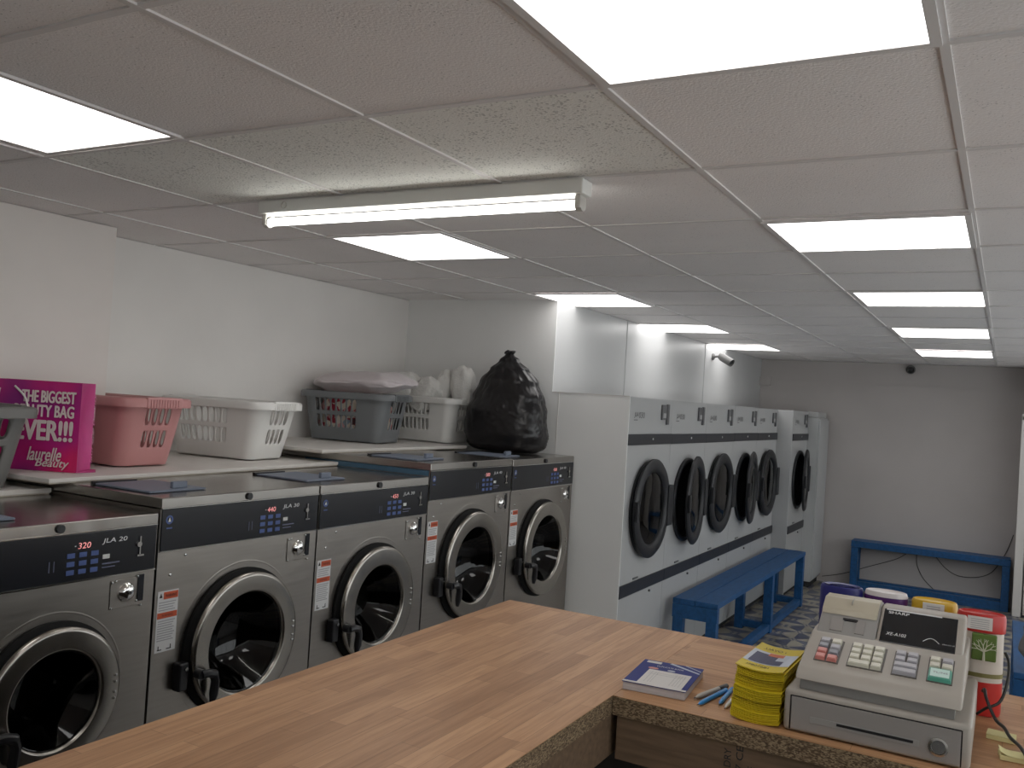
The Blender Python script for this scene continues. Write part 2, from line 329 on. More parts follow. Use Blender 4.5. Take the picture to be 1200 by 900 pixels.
# ------------------------------------------------------------------ the room
H = 2.358
XB, XE, YR, YL, YD, XS = -1.5, 10.03, -1.75, 3.55, 2.434, 4.855
struct('floor', MB().box(XB-.1, XE+.3, YR-.1, YL+.1, -.1, 0), M['floor'])
struct('wall_left', MB().box(XB-.1, XS, YL, YL+.1, 0, H), M['white_wall'])
struct('wall_facing', MB().box(XS, XS+.008, 1.926, YD, 0, 1.80).box(XS, XS+.006, YD, YL, 0, H+.02).box(XS+.006, XS+.08, YD+.101, YL+.1, 0, H+.02), M['facing'])
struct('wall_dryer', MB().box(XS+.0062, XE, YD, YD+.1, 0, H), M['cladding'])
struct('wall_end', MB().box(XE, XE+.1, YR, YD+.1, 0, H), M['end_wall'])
def walled_window(nm, fn, a0, a1, w0, w1, z0, z1, wn, nb):
    # a wall with one unseen window, added to brighten the ceiling: fn(a0,a1,d0,d1,z0,z1) turns a run along the wall into a box
    struct(nm, fn(fn(fn(fn(MB(), a0, w0, 0, .1, 0, H), w1, a1, 0, .1, 0, H), w0, w1, 0, .1, 0, z0), w0, w1, 0, .1, z1, H), M['white_wall'])
    q = fn(fn(MB(), w0, w1, .02, .08, z0, z0+.05), w0, w1, .02, .08, z1-.05, z1)
    for k in range(nb+1):
        c = w0+(w1-w0-.05)*k/nb; q = fn(q, c, c+.05, .02, .08, z0+.05, z1-.05)
    o = struct(wn, q, M['trim'])
    fn(MB(), w0+.05, w1-.05, .045, .051, z0+.05, z1-.05).build('pane', M['window_glass'], o)
walled_window('wall_right', lambda q, a0, a1, d0, d1, z0, z1: q.box(a0, a1, YR-d1, YR-d0, z0, z1), XB, XE, -1.2, 9.0, .75, 2.2, 'window_1', 7)
struct('wall_back', MB().box(XB-.1, XB, YR-.1, YL, 0, H), M['white_wall'])
struct('trim_1', MB().box(1.93, 2.44, 3.33, YL-.001, 0, H), M['pillar'])
struct('trim_2', MB().box(XS-.004, XS-.0005, 2.385, 2.388, 1.43, 1.80).box(XS-.003, XS-.0005, 1.927, 2.43, 1.796, 1.80), M['trim'])
struct('trim_3', MB().box(XE-.012, XE-.0005, -1.7, 2.40, 2.13, 2.142).box(XE-.05, XE-.0005, 2.32, 2.433, 2.07, 2.16), M['end_wall'])   # trunking
# cladding joint strips on the dryer wall
struct('trim_4', MB().box(6.0, 6.012, YD-.004, YD-.0005, 1.8, H).box(7.9, 7.912, YD-.004, YD-.0005, 1.8, H), M['cladding'])
xl = [-1.4, -.8, -.2, .4, .97, 1.57, 2.2, 2.82, 3.40, 3.95, 4.50, 5.09, 5.64, 6.19, 6.85, 7.42, 8.0, 8.68, 9.25, 9.8]
yl = [-1.68, -1.08, -.48, .118, .72, 1.31, 1.90, 2.49, 3.09]
ce = MB(); stip = {(6, 5), (6, 6), (5, 6)}
XX = [XB-.1]+xl+[XE+.1]; YY = [YR-.1]+yl+[YL+.1]
tb = MB()
for i in range(len(XX)-1):
    for j in range(len(YY)-1):
        ce.mi = 1 if (XX[i] in (1.57, ) and YY[j] in (1.31, .72)) or (XX[i] == 1.57 and YY[j] == 1.90) else 0
        dz = .0025 + .002*random.random()
        a, b_, c, d = XX[i], XX[i+1], YY[j], YY[j+1]
        t0, t1, t2, t3 = [.001*(random.random()-.5) for _ in range(4)]
        ce.poly([(a, c, H+dz+t0), (b_, c, H+dz+t1), (b_, d, H+dz+t2), (a, d, H+dz+t3)])
ce.mi = 0; ce.box(XB-.1, XE+.1, YR-.1, YL+.1, H+.03, H+.1)
ceil = struct('ceiling', ce, [M['ceiling'], M['stipple']])
for x in xl: tb.box(x-.008, x+.008, YR-.1, YL, H-.0006, H+.02)
for y in yl: tb.box(XB-.1, XE, y-.008, y+.008, H-.0008, H+.02)
tb.build('ceiling_grid', M['grid'], ceil)
# doorway at the far right: frame, leaf and wall over it
struct('wall_partition', MB().box(9.66, XE, -.19, -.13, 0, 1.96).box(9.66, 9.72, YR, -.19, 1.96, H), M['end_wall'])
dr = struct('door_1', MB().box(9.655, 9.70, -1.05, -.20, .02, 1.84, .004), M['door'])
MB().box(9.64, 9.72, -.185, -.115, 0, 1.88, .004).box(9.64, 9.72, -1.13, -1.06, 0, 1.88, .004).box(9.64, 9.72, -1.13, -.115, 1.84, 1.90, .004).build('door_frame', M['trim'], dr)
MB().cyl((9.655, -.95, 1.0), (9.60, -.95, 1.0), .012).cyl((9.60, -.95, 1.0), (9.60, -.83, 1.0), .01).build('door_handle', M['screw'], dr)

# ------------------------------------------------------------------ ceiling lights
def ceiling_light(x0, x1, y0, y1, label):
    t = thing('ceiling_light', label, 'ceiling light', ((x0+x1)/2, (y0+y1)/2, H), 0, 'square panel lights in the ceiling')
    f = MB(); e = .018
    yb = min(y1+e, YD-.001) if x1 > XS else y1+e
    f.box(x0-e, x1+e, y0-e, y0, H-.006, H+.001).box(x0-e, x0, y0, y1, H-.006, H+.001).box(x1, x1+e, y0, y1, H-.006, H+.001)
    if yb > y1: f.box(x0-e, x1+e, y1, yb, H-.006, H+.001)
    f.build('frame', M['grid'], t)
    MB().box(x0, x1, y0, y1, H-.004, H-.001).build('diffuser', M['panel'], t)
ceiling_light(.985, 1.548, .138, .693, 'largest bright square ceiling panel, nearest, over the end of the counter')
ceiling_light(2.869, 3.382, .138, .705, 'bright square ceiling panel straight beyond the nearest one on the right')
ceiling_light(4.51, 5.04, .127, .678, 'bright ceiling panel third along the right row from the counter')
ceiling_light(6.21, 6.855, .136, .685, 'bright ceiling panel second from the end wall in the right row')
ceiling_light(8.08, 8.74, .140, .70, 'bright ceiling panel in the right row closest to the end wall')
ceiling_light(.96, 1.524, 1.895, 2.405, 'bright ceiling panel cut off at the left edge above the first washer')
ceiling_light(2.80, 3.347, 1.925, 2.455, 'bright ceiling panel just beyond the fluorescent tube over the washers')
ceiling_light(4.555, 5.11, 1.922, 2.4325, 'bright ceiling panel at the outer corner of the wall above the dryers')
ceiling_light(6.205, 6.81, 1.915, 2.4325, 'bright ceiling panel touching the wall above the middle dryers')
ceiling_light(7.95, 8.58, 1.913, 2.4325, 'bright ceiling panel by the security camera above the last dryers')
# fluorescent batten
t = thing('fluorescent_batten', 'white batten fitting with one lit fluorescent tube below the ceiling', 'strip light', (2.21, 1.645, H))
MB().box(2.18, 2.245, 1.04, 2.25, 2.313, H-.003, .004).build('housing', M['lamp_white'], t)
MB().box(2.192, 2.235, 1.05, 1.068, 2.275, 2.3125, .004).cyl((2.213, 1.05, 2.288), (2.213, 1.068, 2.288), .019).build('lamp_holder', M['lamp_cap'], t, smooth=True)
MB().box(2.192, 2.235, 2.222, 2.24, 2.275, 2.3125, .004).cyl((2.213, 2.222, 2.288), (2.213, 2.24, 2.288), .019).build('lamp_holder', M['lamp_cap'], t, smooth=True)
MB().cyl((2.213, 1.0685, 2.288), (2.213, 2.2215, 2.288), .013).build('tube', M['tube'], t, smooth=True)
MB().lathe([(.010, 0), (.012, .0), (.012, .003), (.010, .003)], (2.177, 2.13, 2.335), (1, 0, 0), 20, closed=True).build('knockout', M['lamp_cap'], t)

# ------------------------------------------------------------------ washing machines
YW = 2.26
def washer(x0, x1, top, ptop, pbot, cz, R, Rg, model, disp, label, first=False):
    t = thing('washing_machine', label, 'washing machine', ((x0+x1)/2, YW+.45, 0), 0, 'washers in a row along the left wall')
    cx = (x0+x1)/2; yb = 3.16; y = YW; g = .003; x0 += g; x1 -= g
    b = MB(); fz1 = pbot-.004
    holed_front(b, x0, x1, .06, fz1, cx, cz, Rg+.02, y)
    b.box(x0, x1, y+.03, yb, .06, .0602)
    b.poly([(x0, y, .06), (x0, yb, .06), (x0, yb, top-.036), (x0, y, top-.036)]); b.poly([(x1, y, .06), (x1, yb, .06), (x1, yb, top-.036), (x1, y, top-.036)])
    b.poly([(x0, yb, .06), (x1, yb, .06), (x1, yb, top-.036), (x0, yb, top-.036)])
    b.poly([(x0, y, fz1), (x1, y, fz1), (x1, y, top-.036), (x0, y, top-.036)])
    b.lathe([(R+.030, .0), (R+.033, -.0005), (R+.036, 0)], (cx, y, cz), (0, 1, 0), 64)
    b.build('cabinet', M['steel'], t, smooth=True, angle=20)
    MB().box(x0+.03, x1-.03, y+.04, yb-.04, 0, .06).build('plinth', M['rubber'], t)
    MB().box(x0, x1, y-.004, yb, top-.034, top, .003).build('lid', M['lid_steel'], t)
    MB().cyl((cx, y-.0045, top-.017), (cx, y-.011, top-.017), .012, n=24).build('lid_lock', M['black'], t, smooth=True)
    p = MB().box(x0+.004, x1-.004, y-.005, y-.0005, pbot, ptop, .002).build('control_panel', M['panel_black'], t)
    MB().box(x0+.002, x1-.002, y-.006, y-.0006, pbot-.004, pbot-.0005).box(x0+.002, x1-.002, y-.006, y-.0006, ptop+.0005, ptop+.003).build('panel_trim', M['bright'], p)
    yp = y-.0055; X = (1, 0, 0); Zd = (0, 0, 1)
    text(model, 'lettering', M['print_white'], p, (x1-.192, yp, ptop-.040), X, Zd, .083, .017, shear=.15, offset=.01)
    text(disp, 'display_digits', M['led'], p, (x1-.268, yp, ptop-.044), X, Zd, .040, .017, shear=.1)
    MB().box(x1-.278, x1-.274, yp-.001, yp, ptop-.037, ptop-.034).build('indicator', M['print_white'], p)
    for r_ in range(3):
        for c_ in range(3):
            kx = x1-.300+c_*.037; kz = ptop-.062-r_*.0235
            k = MB().box(kx, kx+.024, yp-.0015, yp+.0004, kz-.006, kz+.008, .001).build('key', M['key_blue'], p)
    MB().box(x1-.188, x1-.165, yp-.0015, yp+.0004, ptop-.082, ptop-.069, .001).build('start_key', M['key_white'], p)
    MB().box(x1-.352, x1-.350, yp-.0003, yp+.0004, ptop-.1, ptop-.07).box(x1-.338, x1-.336, yp-.0003, yp+.0004, ptop-.1, ptop-.07).box(x1-.188, x1-.13, yp-.0003, yp+.0004, ptop-.098, ptop-.094).box(x1-.188, x1-.145, yp-.0003, yp+.0004, ptop-.108, ptop-.105).build('faint_print', M['print_dim'], p)
    MB().box(x1-.066, x1-.062, yp-.004, yp+.0004, ptop-.085, ptop-.028).cyl((x1-.068, yp-.006, ptop-.052), (x1-.068, yp+.0004, ptop-.052), .008, n=14).box(x1-.072, x1-.05, yp-.004, yp+.0004, ptop-.088, ptop-.083).build('coin_slot', M['bright'], p)
    MB().lathe([(.008, 0), (.011, -.0006), (.014, 0)], (x0+.031, yp+.0003, ptop-.034), (0, 1, 0), 20).box(x0+.021, x0+.042, yp-.0005, yp+.0003, ptop-.062, ptop-.058).build('emblem', M['key_blue'], p)
    MB().prism([(x0+.026, yp, ptop-.04), (x0+.036, yp, ptop-.04), (x0+.031, yp, ptop-.026)], (0, -.0006, 0)).build('emblem_mark', M['print_white'], p)
    # coin box plate
    z1 = pbot-.018; z0 = z1-.085
    cp = MB().box(x1-.152, x1-.042, y-.003, y-.0004, z0, z1, .001).build('coin_plate', M['steel'], t)
    MB().lathe([(.028, 0), (.028, -.004), (.021, -.013), (.014, -.016), (0, -.016)], (x1-.098, y-.003, (z0+z1)/2+.002), (0, 1, 0), 28).build('lock', M['bright'], cp, smooth=True)
    MB().lathe([(.005, 0), (.005, -.003), (0, -.003)], (x1-.098, y-.019, (z0+z1)/2+.002), (0, 1, 0), 12).build('keyhole', M['black'], cp)
    MB().box(x1-.060, x1-.040, y-.006, y-.003, z0+.012, z1+.006).build('coin_return', M['panel_black'], cp)
    for sx_, sz_ in ((x1-.148, z0+.004), (x1-.046, z0-.002), (x1-.148, z1-.006), (x1-.136, z1-.004), (x1-.062, z1+.002), (x1-.062, z0+.014)):
        MB().lathe([(.0042, 0), (.003, -.003), (0, -.0035)], (sx_, y-.003, sz_), (0, 1, 0), 10).build('screw', M['screw'], cp, smooth=True)
    for sx_, sz_ in ((x0+.105, pbot-.022), (x0+.05, pbot-.078)):
        MB().lathe([(.005, 0), (.004, -.003), (0, -.004)], (sx_, y, sz_), (0, 1, 0), 12).build('screw', M['screw'], t, smooth=True)
    if not first:
        lz1 = cz+.215 if R < .24 else cz+.235; lz0 = lz1-.19; lx = x0+.010
        lb = MB().box(lx, lx+.078, y-.0014, y-.0004, lz0, lz1).build('warning_label', M['label'], t)
        MB().box(lx+.022, lx+.076, y-.0022, y-.0015, lz1-.026, lz1-.004).build('red_band', M['label_red'], lb)
        MB().box(lx+.002, lx+.076, y-.0022, y-.0015, lz1-.085, lz1-.067).build('red_band', M['label_red'], lb)
        text('WARNING', 'lettering', M['print_black'], lb, (lx+.028, y-.0023, lz1-.020), X, Zd, .042, .009, ext=.0003)
        text('WARNING', 'lettering', M['print_black'], lb, (lx+.018, y-.0023, lz1-.080), X, Zd, .042, .008, ext=.0003)
        for zs in ([.034, .042, .050, .058], [.092+.0075*i for i in range(9)]):
            q = MB()
            for i, zz in enumerate(zs): q.box(lx+.006, lx+.070-.012*((i*37) % 5)/5, y-.0020, y-.0015, lz1-zz-.003, lz1-zz)
            q.build('small_print', M['label_grey'], lb)
        MB().prism([(lx+.006, y-.0015, lz1-.02), (lx+.017, y-.0015, lz1-.02), (lx+.0115, y-.0015, lz1-.006)], (0, -.0006, 0)).build('pictogram', M['print_black'], lb)
        MB().box(lx+.010, lx+.026, y-.002, y-.0015, lz0+.006, lz0+.009).box(lx+.044, lx+.062, y-.002, y-.0015, lz0+.006, lz0+.009).box(lx+.012, lx+.015, y-.002, y-.0015, lz0+.006, lz0+.020).box(lx+.058, lx+.061, y-.002, y-.0015, lz0+.006, lz0+.020).build('pictogram', M['print_black'], lb)
    # door
    yr = 2.222
    MB().lathe([(Rg+.02, 0), (R+.012, 0), (R+.012, -.012), (R-.002, -.020), (R-.004, -.030), (Rg+.02, -.030)], (cx, y, cz), (0, 1, 0), 64, closed=True).build('gasket', M['rubber'], t, smooth=True)
    d = MB().lathe([(R-.008, -.031), (R, -.033), (R, -.041), (R-.004, -.0455), (R-.010, -.047), (R-.012, -.0472), (Rg+.010, -.0472), (Rg+.008, -.047), (Rg+.003, -.044), (Rg, -.034), (Rg, -.031)], (cx, y, cz), (0, 1, 0), 72, closed=True).build('door', M['chrome'], t, smooth=True, angle=50)
    MB().lathe([(Rg+.004, -.036), (Rg-.002, -.034), (Rg-.03, .01), (Rg-.06, .05), (Rg*.45, .075), (0, .082)], (cx, y, cz), (0, 1, 0), 56).build('door_glass', M['glass'], d, smooth=True)
    a0 = math.radians(195); hx = cx+(R-.012)*math.cos(a0); hz = cz+(R-.012)*math.sin(a0)
    MB().cyl((hx, y-.044, hz), (hx, y-.072, hz), .016).tube([(hx, y-.070, hz), (hx+.02, y-.076, hz+.002), (hx+.042, y-.076, hz-.006), (hx+.050, y-.076, hz-.03), (hx+.047, y-.075, hz-.07), (hx+.044, y-.074, hz-.10)], [.013, .014, .016, .014, .015, .008], 10).build('door_handle', M['black'], d, smooth=True)
    MB().box(cx-R-.040, cx-R-.004, y-.035, y-.0005, hz-.05, hz+.04, .006).build('latch', M['black'], t)
    MB().cyl((cx-R-.018, y-.036, hz+.02), (cx-R-.018, y-.042, hz+.02), .006, n=12).build('latch_bolt', M['screw'], t)
    for dz_ in (.03, .012, -.018, -.036):
        MB().lathe([(.0052, 0), (.004, -.004), (0, -.005)], (cx+R-.020, y-.0462, cz+dz_), (0, 1, 0), 12).build('hinge_screw', M['screw'], d, smooth=True)
    # drum
    MB().lathe([(Rg+.019, .001), (Rg+.016, .06), (R, .09), (R, .40), (R*.3, .42), (0, .42)], (cx, y, cz), (0, 1, 0), 48).build('drum', M['drum'], t, smooth=True)
    dp = MB()
    for k in range(3):
        a = 2*math.pi*k/3+.5
        dp.box(-.025, .025, y+.10, y+.39, -R+.004, -R+.06, .01, Matrix.Translation((cx, 0, cz)) @ Matrix.Rotation(a, 4, 'Y'))
    dp.build('drum_lifter', M['drum'], t)
    # soap hopper lid
    hp = MB().box(x0+.035, x0+.265, y+.10, y+.37, top+.0005, top+.008, .006).build('hopper_lid', M['lid_plastic'], t)
    MB().box(x0+.145, x0+.205, y+.125, y+.14, top+.0075, top+.030, .003).build('hopper_grip', M['lid_plastic'], hp)
    MB().box(x0+.03, x0+.20, y+.372, y+.385, top+.0005, top+.012).build('hopper_hinge', M['black'], hp)
    return t, x0
washer(1.213, 1.871, 1.322, 1.287, 1.154, .842, .197, .132, 'JLA 20', '320', 'shortest steel washer at the left end, with the grey basket and board on top', True)
washer(1.874, 2.597, 1.367, 1.332, 1.202, .861, .233, .166, 'JLA 30', '440', 'second steel washer from the left, its whole front and label in clear view')
washer(2.599, 3.325, 1.366, 1.331, 1.202, .864, .234, .156, 'JLA 30', '450', 'third steel washer from the left, lower than the tall pair beside it')
t4, xx = washer(3.328, 4.090, 1.426, 1.389, 1.259, .926, .256, .180, 'JLA 40', '500', 'taller steel washer fourth from the left with a blue upper side')
MB().box(xx-.0025, xx-.0005, 2.265, 3.0, 1.368, 1.3915).build('blue_side', M['blue_side'], t4)
washer(4.093, 4.850, 1.420, 1.385, 1.257, .918, .258, .180, 'JLA 40', '500', 'last steel washer in the row, against the white side panel of the dryers')

# ------------------------------------------------------------------ tumble dryers
def dryer(x0, x1, yf, ajar, label):
    t = thing('tumble_dryer', label, 'tumble dryer', ((x0+x1)/2, yf+.25, 0), 0, 'white tumble dryers in a row')
    cx = (x0+x1)/2; cz = 1.118; R = .288; g = .0015; x0 += g; x1 -= g; yb = YD-.012; top = 1.796
    b = MB(); holed_front(b, x0, x1, .05, top, cx, cz, R-.03, yf)
    for x in (x0, x1): b.poly([(x, yf, .05), (x, yb, .05), (x, yb, top), (x, yf, top)])
    b.poly([(x0, yf, top), (x1, yf, top), (x1, yb, top), (x0, yb, top)]); b.poly([(x0, yb, .05), (x1, yb, .05), (x1, yb, top), (x0, yb, top)])
    b.build('cabinet', M['dryer'], t)
    MB().box(x0, x1, yf+.03, yb, 0, .05).build('plinth', M['dark'], t)
    dz = random.uniform(-.002, .002)
    ub = MB().box(x0-.0005, x1+.0005, yf-.010, yf-.0005, 1.508+dz, 1.574+dz, .002).build('band', M['dryer_band'], t)
    MB().cyl((cx+.02, yf-.0105, 1.545), (cx+.02, yf-.014, 1.545), .007, n=12).build('band_lamp', M['print_white'], ub)
    MB().box(x0-.0005, x1+.0005, yf-.010, yf-.0005, .612, .686, .002).build('band', M['dryer_band'], t)
    MB().box(x0+.22, x0+.30, yf-.006, yf-.0005, .695, .705).cyl((x1-.25, yf, .585), (x1-.25, yf-.01, .585), .008, n=10).build('catch', M['coin_grey'], t)
    # coin unit and lettering
    X = (1, 0, 0); Zd = (0, 0, 1)
    c = MB().box(x1-.215, x1-.135, yf-.012, yf-.0005, 1.665, 1.762, .003).build('coin_unit', M['coin_grey'], t)
    MB().box(x1-.200, x1-.150, yf-.014, yf-.0123, 1.678, 1.708).build('coin_window', M['coin_light'], c)
    MB().box(x1-.122, x1-.085, yf-.014, yf-.0005, 1.635, 1.766, .003).build('coin_meter', M['coin_grey'], t)
    text('JLA', 'lettering', M['print_black'], t, (x0+.09, yf-.0006, 1.672), X, Zd, .062, .036, shear=.2)
    text('030', 'lettering', M['coin_grey'], t, (x0+.165, yf-.0006, 1.672), X, Zd, .095, .036, offset=.02)
    MB().box(x0+.088, x0+.15, yf-.001, yf-.0004, 1.658, 1.663).build('underline', M['coin_grey'], t)
    # opening, drum and door
    MB().lathe([(R-.03, 0), (R, 0), (R, -.014), (R-.006, -.02), (R-.03, -.02)], (cx, yf, cz), (0, 1, 0), 60, closed=True).build('collar', M['dryer_black'], t, smooth=True)
    MB().lathe([(R-.031, .0), (R-.035, .03), (R-.01, .05), (R-.01, .40), (0, .40)], (cx, yf, cz), (0, 1, 0), 48).build('drum', M['dark'] if ajar else M['drum'], t, smooth=True)
    hx = cx+R+.012
    d = MB(); RD = .305
    d.lathe([(.222, -.026), (RD-.01, -.026), (RD, -.032), (RD, -.043), (RD-.012, -.052), (.245, -.052), (.228, -.044), (.222, -.034)], (cx, 0, cz), (0, 1, 0), 64, closed=True)
    g_ = MB().lathe([(.2225, -.036), (.19, -.044), (.1, -.05), (0, -.051)], (cx, 0, cz), (0, 1, 0), 56)
    hb = MB().box(cx+.245, hx+.035, -.062, -.022, cz-.13, cz+.13, .006)
    hn = MB().box(cx-RD-.006, cx-RD+.03, -.066, -.046, cz-.06, cz+.06, .006)
    mx = Matrix.Translation((hx, yf, 0)) @ Matrix.Rotation(math.radians(ajar), 4, 'Z') @ Matrix.Translation((-hx, 0, 0))
    for q in (d, g_, hb, hn): bmesh.ops.transform(q.b, matrix=mx, verts=q.b.verts[:])
    do = d.build('door', M['dryer_black'], t, smooth=True, angle=50); g_.build('door_glass', M['dryer_glass'], do, smooth=True)
    hb.build('hinge_block', M['dryer_black'], do); hn.build('door_pull', M['dryer_black'], do)
DW = (8.713-4.855)/5
dlab = ['first white tumble dryer, closest to the washers, black round door shut', 'second white tumble dryer from the washers with its round door ajar', 'middle white tumble dryer of the row of five, round door shut',
        'fourth white tumble dryer along the row, round black door standing ajar', 'fifth white tumble dryer, last before the step in the row, door shut']
for i in range(5): dryer(4.864+i*(8.713-4.864)/5, 4.864+(i+1)*(8.713-4.864)/5, 1.932, {1: 6.5, 3: 7}.get(i, 0), dlab[i])
dryer(8.745, 9.487, 1.791, 7, 'white tumble dryer set forward alone near the end wall, door ajar')
tagit(MB().box(8.717, 8.742, 1.789, YD-.012, 0, 1.79, .002).build('side_panel', M['dryer']), 'bright white upright panel beside the dryer that stands forward', 'panel')
t = thing('tall_cupboard', 'narrow grey tall cupboard between the last dryer and the end wall', 'cupboard', (9.75, 2.05, 0))
MB().box(9.50, 10.01, 1.69, YD-.015, .06, 1.74, .003).build('carcass', M['cabinet'], t)
MB().box(9.51, 10.0, 1.672, 1.688, .09, 1.72, .003).build('door', M['cabinet'], t)
MB().box(9.52, 9.99, 1.71, 2.40, 0, .06).build('plinth', M['dark'], t)
tagit(MB().box(9.52, 9.98, 1.70, 1.95, 1.741, 1.80, .01).build('cardboard_pack', M['coin_light']), 'flat pale pack lying on the tall grey cupboard', 'pack')

# ------------------------------------------------------------------ boards on the washers
def board(x0, x1, y0, y1, z0, th, rz, label):
    t = thing('shelf_board', label, 'board', ((x0+x1)/2, (y0+y1)/2, z0), rz)
    MB().box(-(x1-x0)/2, (x1-x0)/2, -(y1-y0)/2, (y1-y0)/2, .004, th, .002).build('top_sheet', M['board'], t, local=True)
    MB().box(-(x1-x0)/2+.004, (x1-x0)/2-.004, -(y1-y0)/2+.004, (y1-y0)/2-.004, 0, .0039).build('underside', M['board_edge'], t, local=True)
board(.9, 1.866, 2.79, 3.50, 1.3225, .02, .02, 'white board on the shortest washer under the grey basket')
board(1.775, 3.305, 2.745, 3.53, 1.3675, .018, .055, 'long white board across two washers, carrying the pink and white baskets')
board(3.22, 4.50, 2.80, 3.53, 1.4265, .018, .0, 'white board on the tall washers under the dark grey basket')

# ------------------------------------------------------------------ laundry baskets
def rrect(wx, wy, r, k=5):
    P = []
    for cx, cy, a0 in ((wx/2-r, wy/2-r, 0), (-wx/2+r, wy/2-r, 90), (-wx/2+r, -wy/2+r, 180), (wx/2-r, -wy/2+r, 270)):
        for i in range(k+1):
            a = math.radians(a0+90*i/k); P.append((cx+r*math.cos(a), cy+r*math.sin(a)))
    return P
def basket(loc, rz, m, label, W=.335, Ln=.56, Hh=.265, bw=.255, bl=.44, wide=False, rt=.06):
    t = thing('laundry_basket', label, 'laundry basket', loc, rz, 'plastic laundry baskets on the washers')
    K = 6; rb = rt*.85
    top = rrect(W, Ln, rt, K); bot = rrect(bw, bl, rb, K); n = len(top)
    def P(i, f, tt):                                    # perimeter index i + fraction f, height fraction tt
        a, b_ = i % n, (i+1) % n
        tx = top[a][0]+(top[b_][0]-top[a][0])*f; ty = top[a][1]+(top[b_][1]-top[a][1])*f
        bx = bot[a][0]+(bot[b_][0]-bot[a][0])*f; by = bot[a][1]+(bot[b_][1]-bot[a][1])*f
        e = tt**.9
        return Vector((bx+(tx-bx)*e, by+(ty-by)*e, .006+(Hh-.006)*tt))
    q = MB(); rows = [0, .03, .26, .54, .60, .88, 1.0]; hole_rows = {2, 4}
    cells = []
    for i in range(n):
        straight = i in (K, 2*K+1, 3*K+2, 4*K+3)
        if not straight: cells.append((i, 0, 1, False)); continue
        long_side = i in (K+K+1, 4*K+3)
        ns = (7 if wide else 8) if long_side else 4
        lo, hi = (.05, .74) if long_side else (.16, .90)
        if wide: lo, hi = .03, .97
        cells.append((i, 0, lo, False)); pw = (hi-lo)/ns
        for k in range(ns): cells.append((i, lo+k*pw, lo+(k+1)*pw, True))
        cells.append((i, hi, 1, False))
    for i, f0, f1, slot in cells:
        for r in range(len(rows)-1):
            t0, t1 = rows[r], rows[r+1]
            A, B, Cc, D = P(i, f0, t0), P(i, f1, t0), P(i, f1, t1), P(i, f0, t1)
            if not (slot and r in hole_rows):
                q._f([q.b.verts.new(v) for v in (A, B, Cc, D)]); continue
            hw = .36; hh = .47; pts = []
            for k in range(16):                          # capsule shaped slot
                a = 2*math.pi*(k+.5)/16; u = math.cos(a)*hw; v = math.copysign(abs(math.sin(a))**.55, math.sin(a))*hh
                pts.append(P(i, f0+(f1-f0)*(.5+u), t0+(t1-t0)*(.5+v)))
            hv = [q.b.verts.new(v) for v in pts]; c = [q.b.verts.new(v) for v in (A, B, Cc, D)]
            q._f([c[1], c[2]] + [hv[k % 16] for k in (1, 0, 15, 14)][0:0] + [hv[1], hv[0], hv[15], hv[14]])
            q._f([c[2], c[3], hv[6], hv[5], hv[4], hv[3], hv[2], hv[1]])
            q._f([c[3], c[0], hv[9], hv[8], hv[7], hv[6]])
            q._f([c[0], c[1], hv[14], hv[13], hv[12], hv[11], hv[10], hv[9]])
    bmesh.ops.remove_doubles(q.b, verts=q.b.verts[:], dist=.0003)
    bb = [q.b.verts.new((x, y, .006)) for x, y in bot]; q._f(bb)
    bmesh.ops.remove_doubles(q.b, verts=q.b.verts[:], dist=.0003)
    body = q.build('basket_wall', m, t, local=True, smooth=True, angle=40)
    sm = body.modifiers.new('thickness', 'SOLIDIFY'); sm.thickness = .003; sm.offset = -1
    rm = MB(); prof = [(-.004, Hh-.004), (.010, Hh+.006), (.020, Hh+.004), (.026, Hh-.003), (.026, Hh-.030), (.022, Hh-.030), (.021, Hh-.008), (.0, Hh-.010)]
    rings = [[rm.b.verts.new((x, y, z)) for x, y in rrect(W+2*o, Ln+2*o, rt+o, K)] for o, z in prof]
    for A, B in zip(rings, rings[1:]+rings[:1]):
        for i in range(n): rm._f([A[i], A[(i+1) % n], B[(i+1) % n], B[i]])
    rim = rm.build('rim', m, t, local=True, smooth=True, angle=50)
    for s in (-1, 1):
        h = MB(); h.box(-.085, .085, s*(Ln/2+.018)-.012, s*(Ln/2+.018)+.012, Hh-.034, Hh+.009, .005)
        for k in range(11): h.box(-.07+k*.013, -.064+k*.013, s*(Ln/2+.031)-.002, s*(Ln/2+.031)+.002, Hh-.03, Hh)
        h.build('handle', m, t, local=True)
    return t
BZ1, BZ2, BZ3 = 1.3225+.02, 1.3675+.018, 1.4265+.018
basket((1.505, 2.955, BZ1), math.pi/2, M['mid_basket'], 'grey laundry basket at the far left beside the magenta bag', W=.33, Ln=.56, bw=.25, bl=.47, wide=True, rt=.04)
basket((2.335, 3.145, BZ2), .03, M['pink_basket'], 'pink plastic laundry basket standing behind the magenta bag', W=.30, bw=.25, bl=.44)
basket((3.02, 3.195, BZ2), .13, M['white_basket'], 'empty white laundry basket beside the pink one', W=.315, bw=.255, bl=.44)
basket((3.985, 3.235, BZ3), .17, M['grey_basket'], 'dark grey laundry basket filled with red floral washing', W=.335, bw=.27, Ln=.52, bl=.44, Hh=.27)
basket((4.60, 3.145, BZ3), .02, M['white_basket'], 'white laundry basket heaped with white towels', W=.31, bw=.25, Ln=.50, bl=.42, Hh=.27)
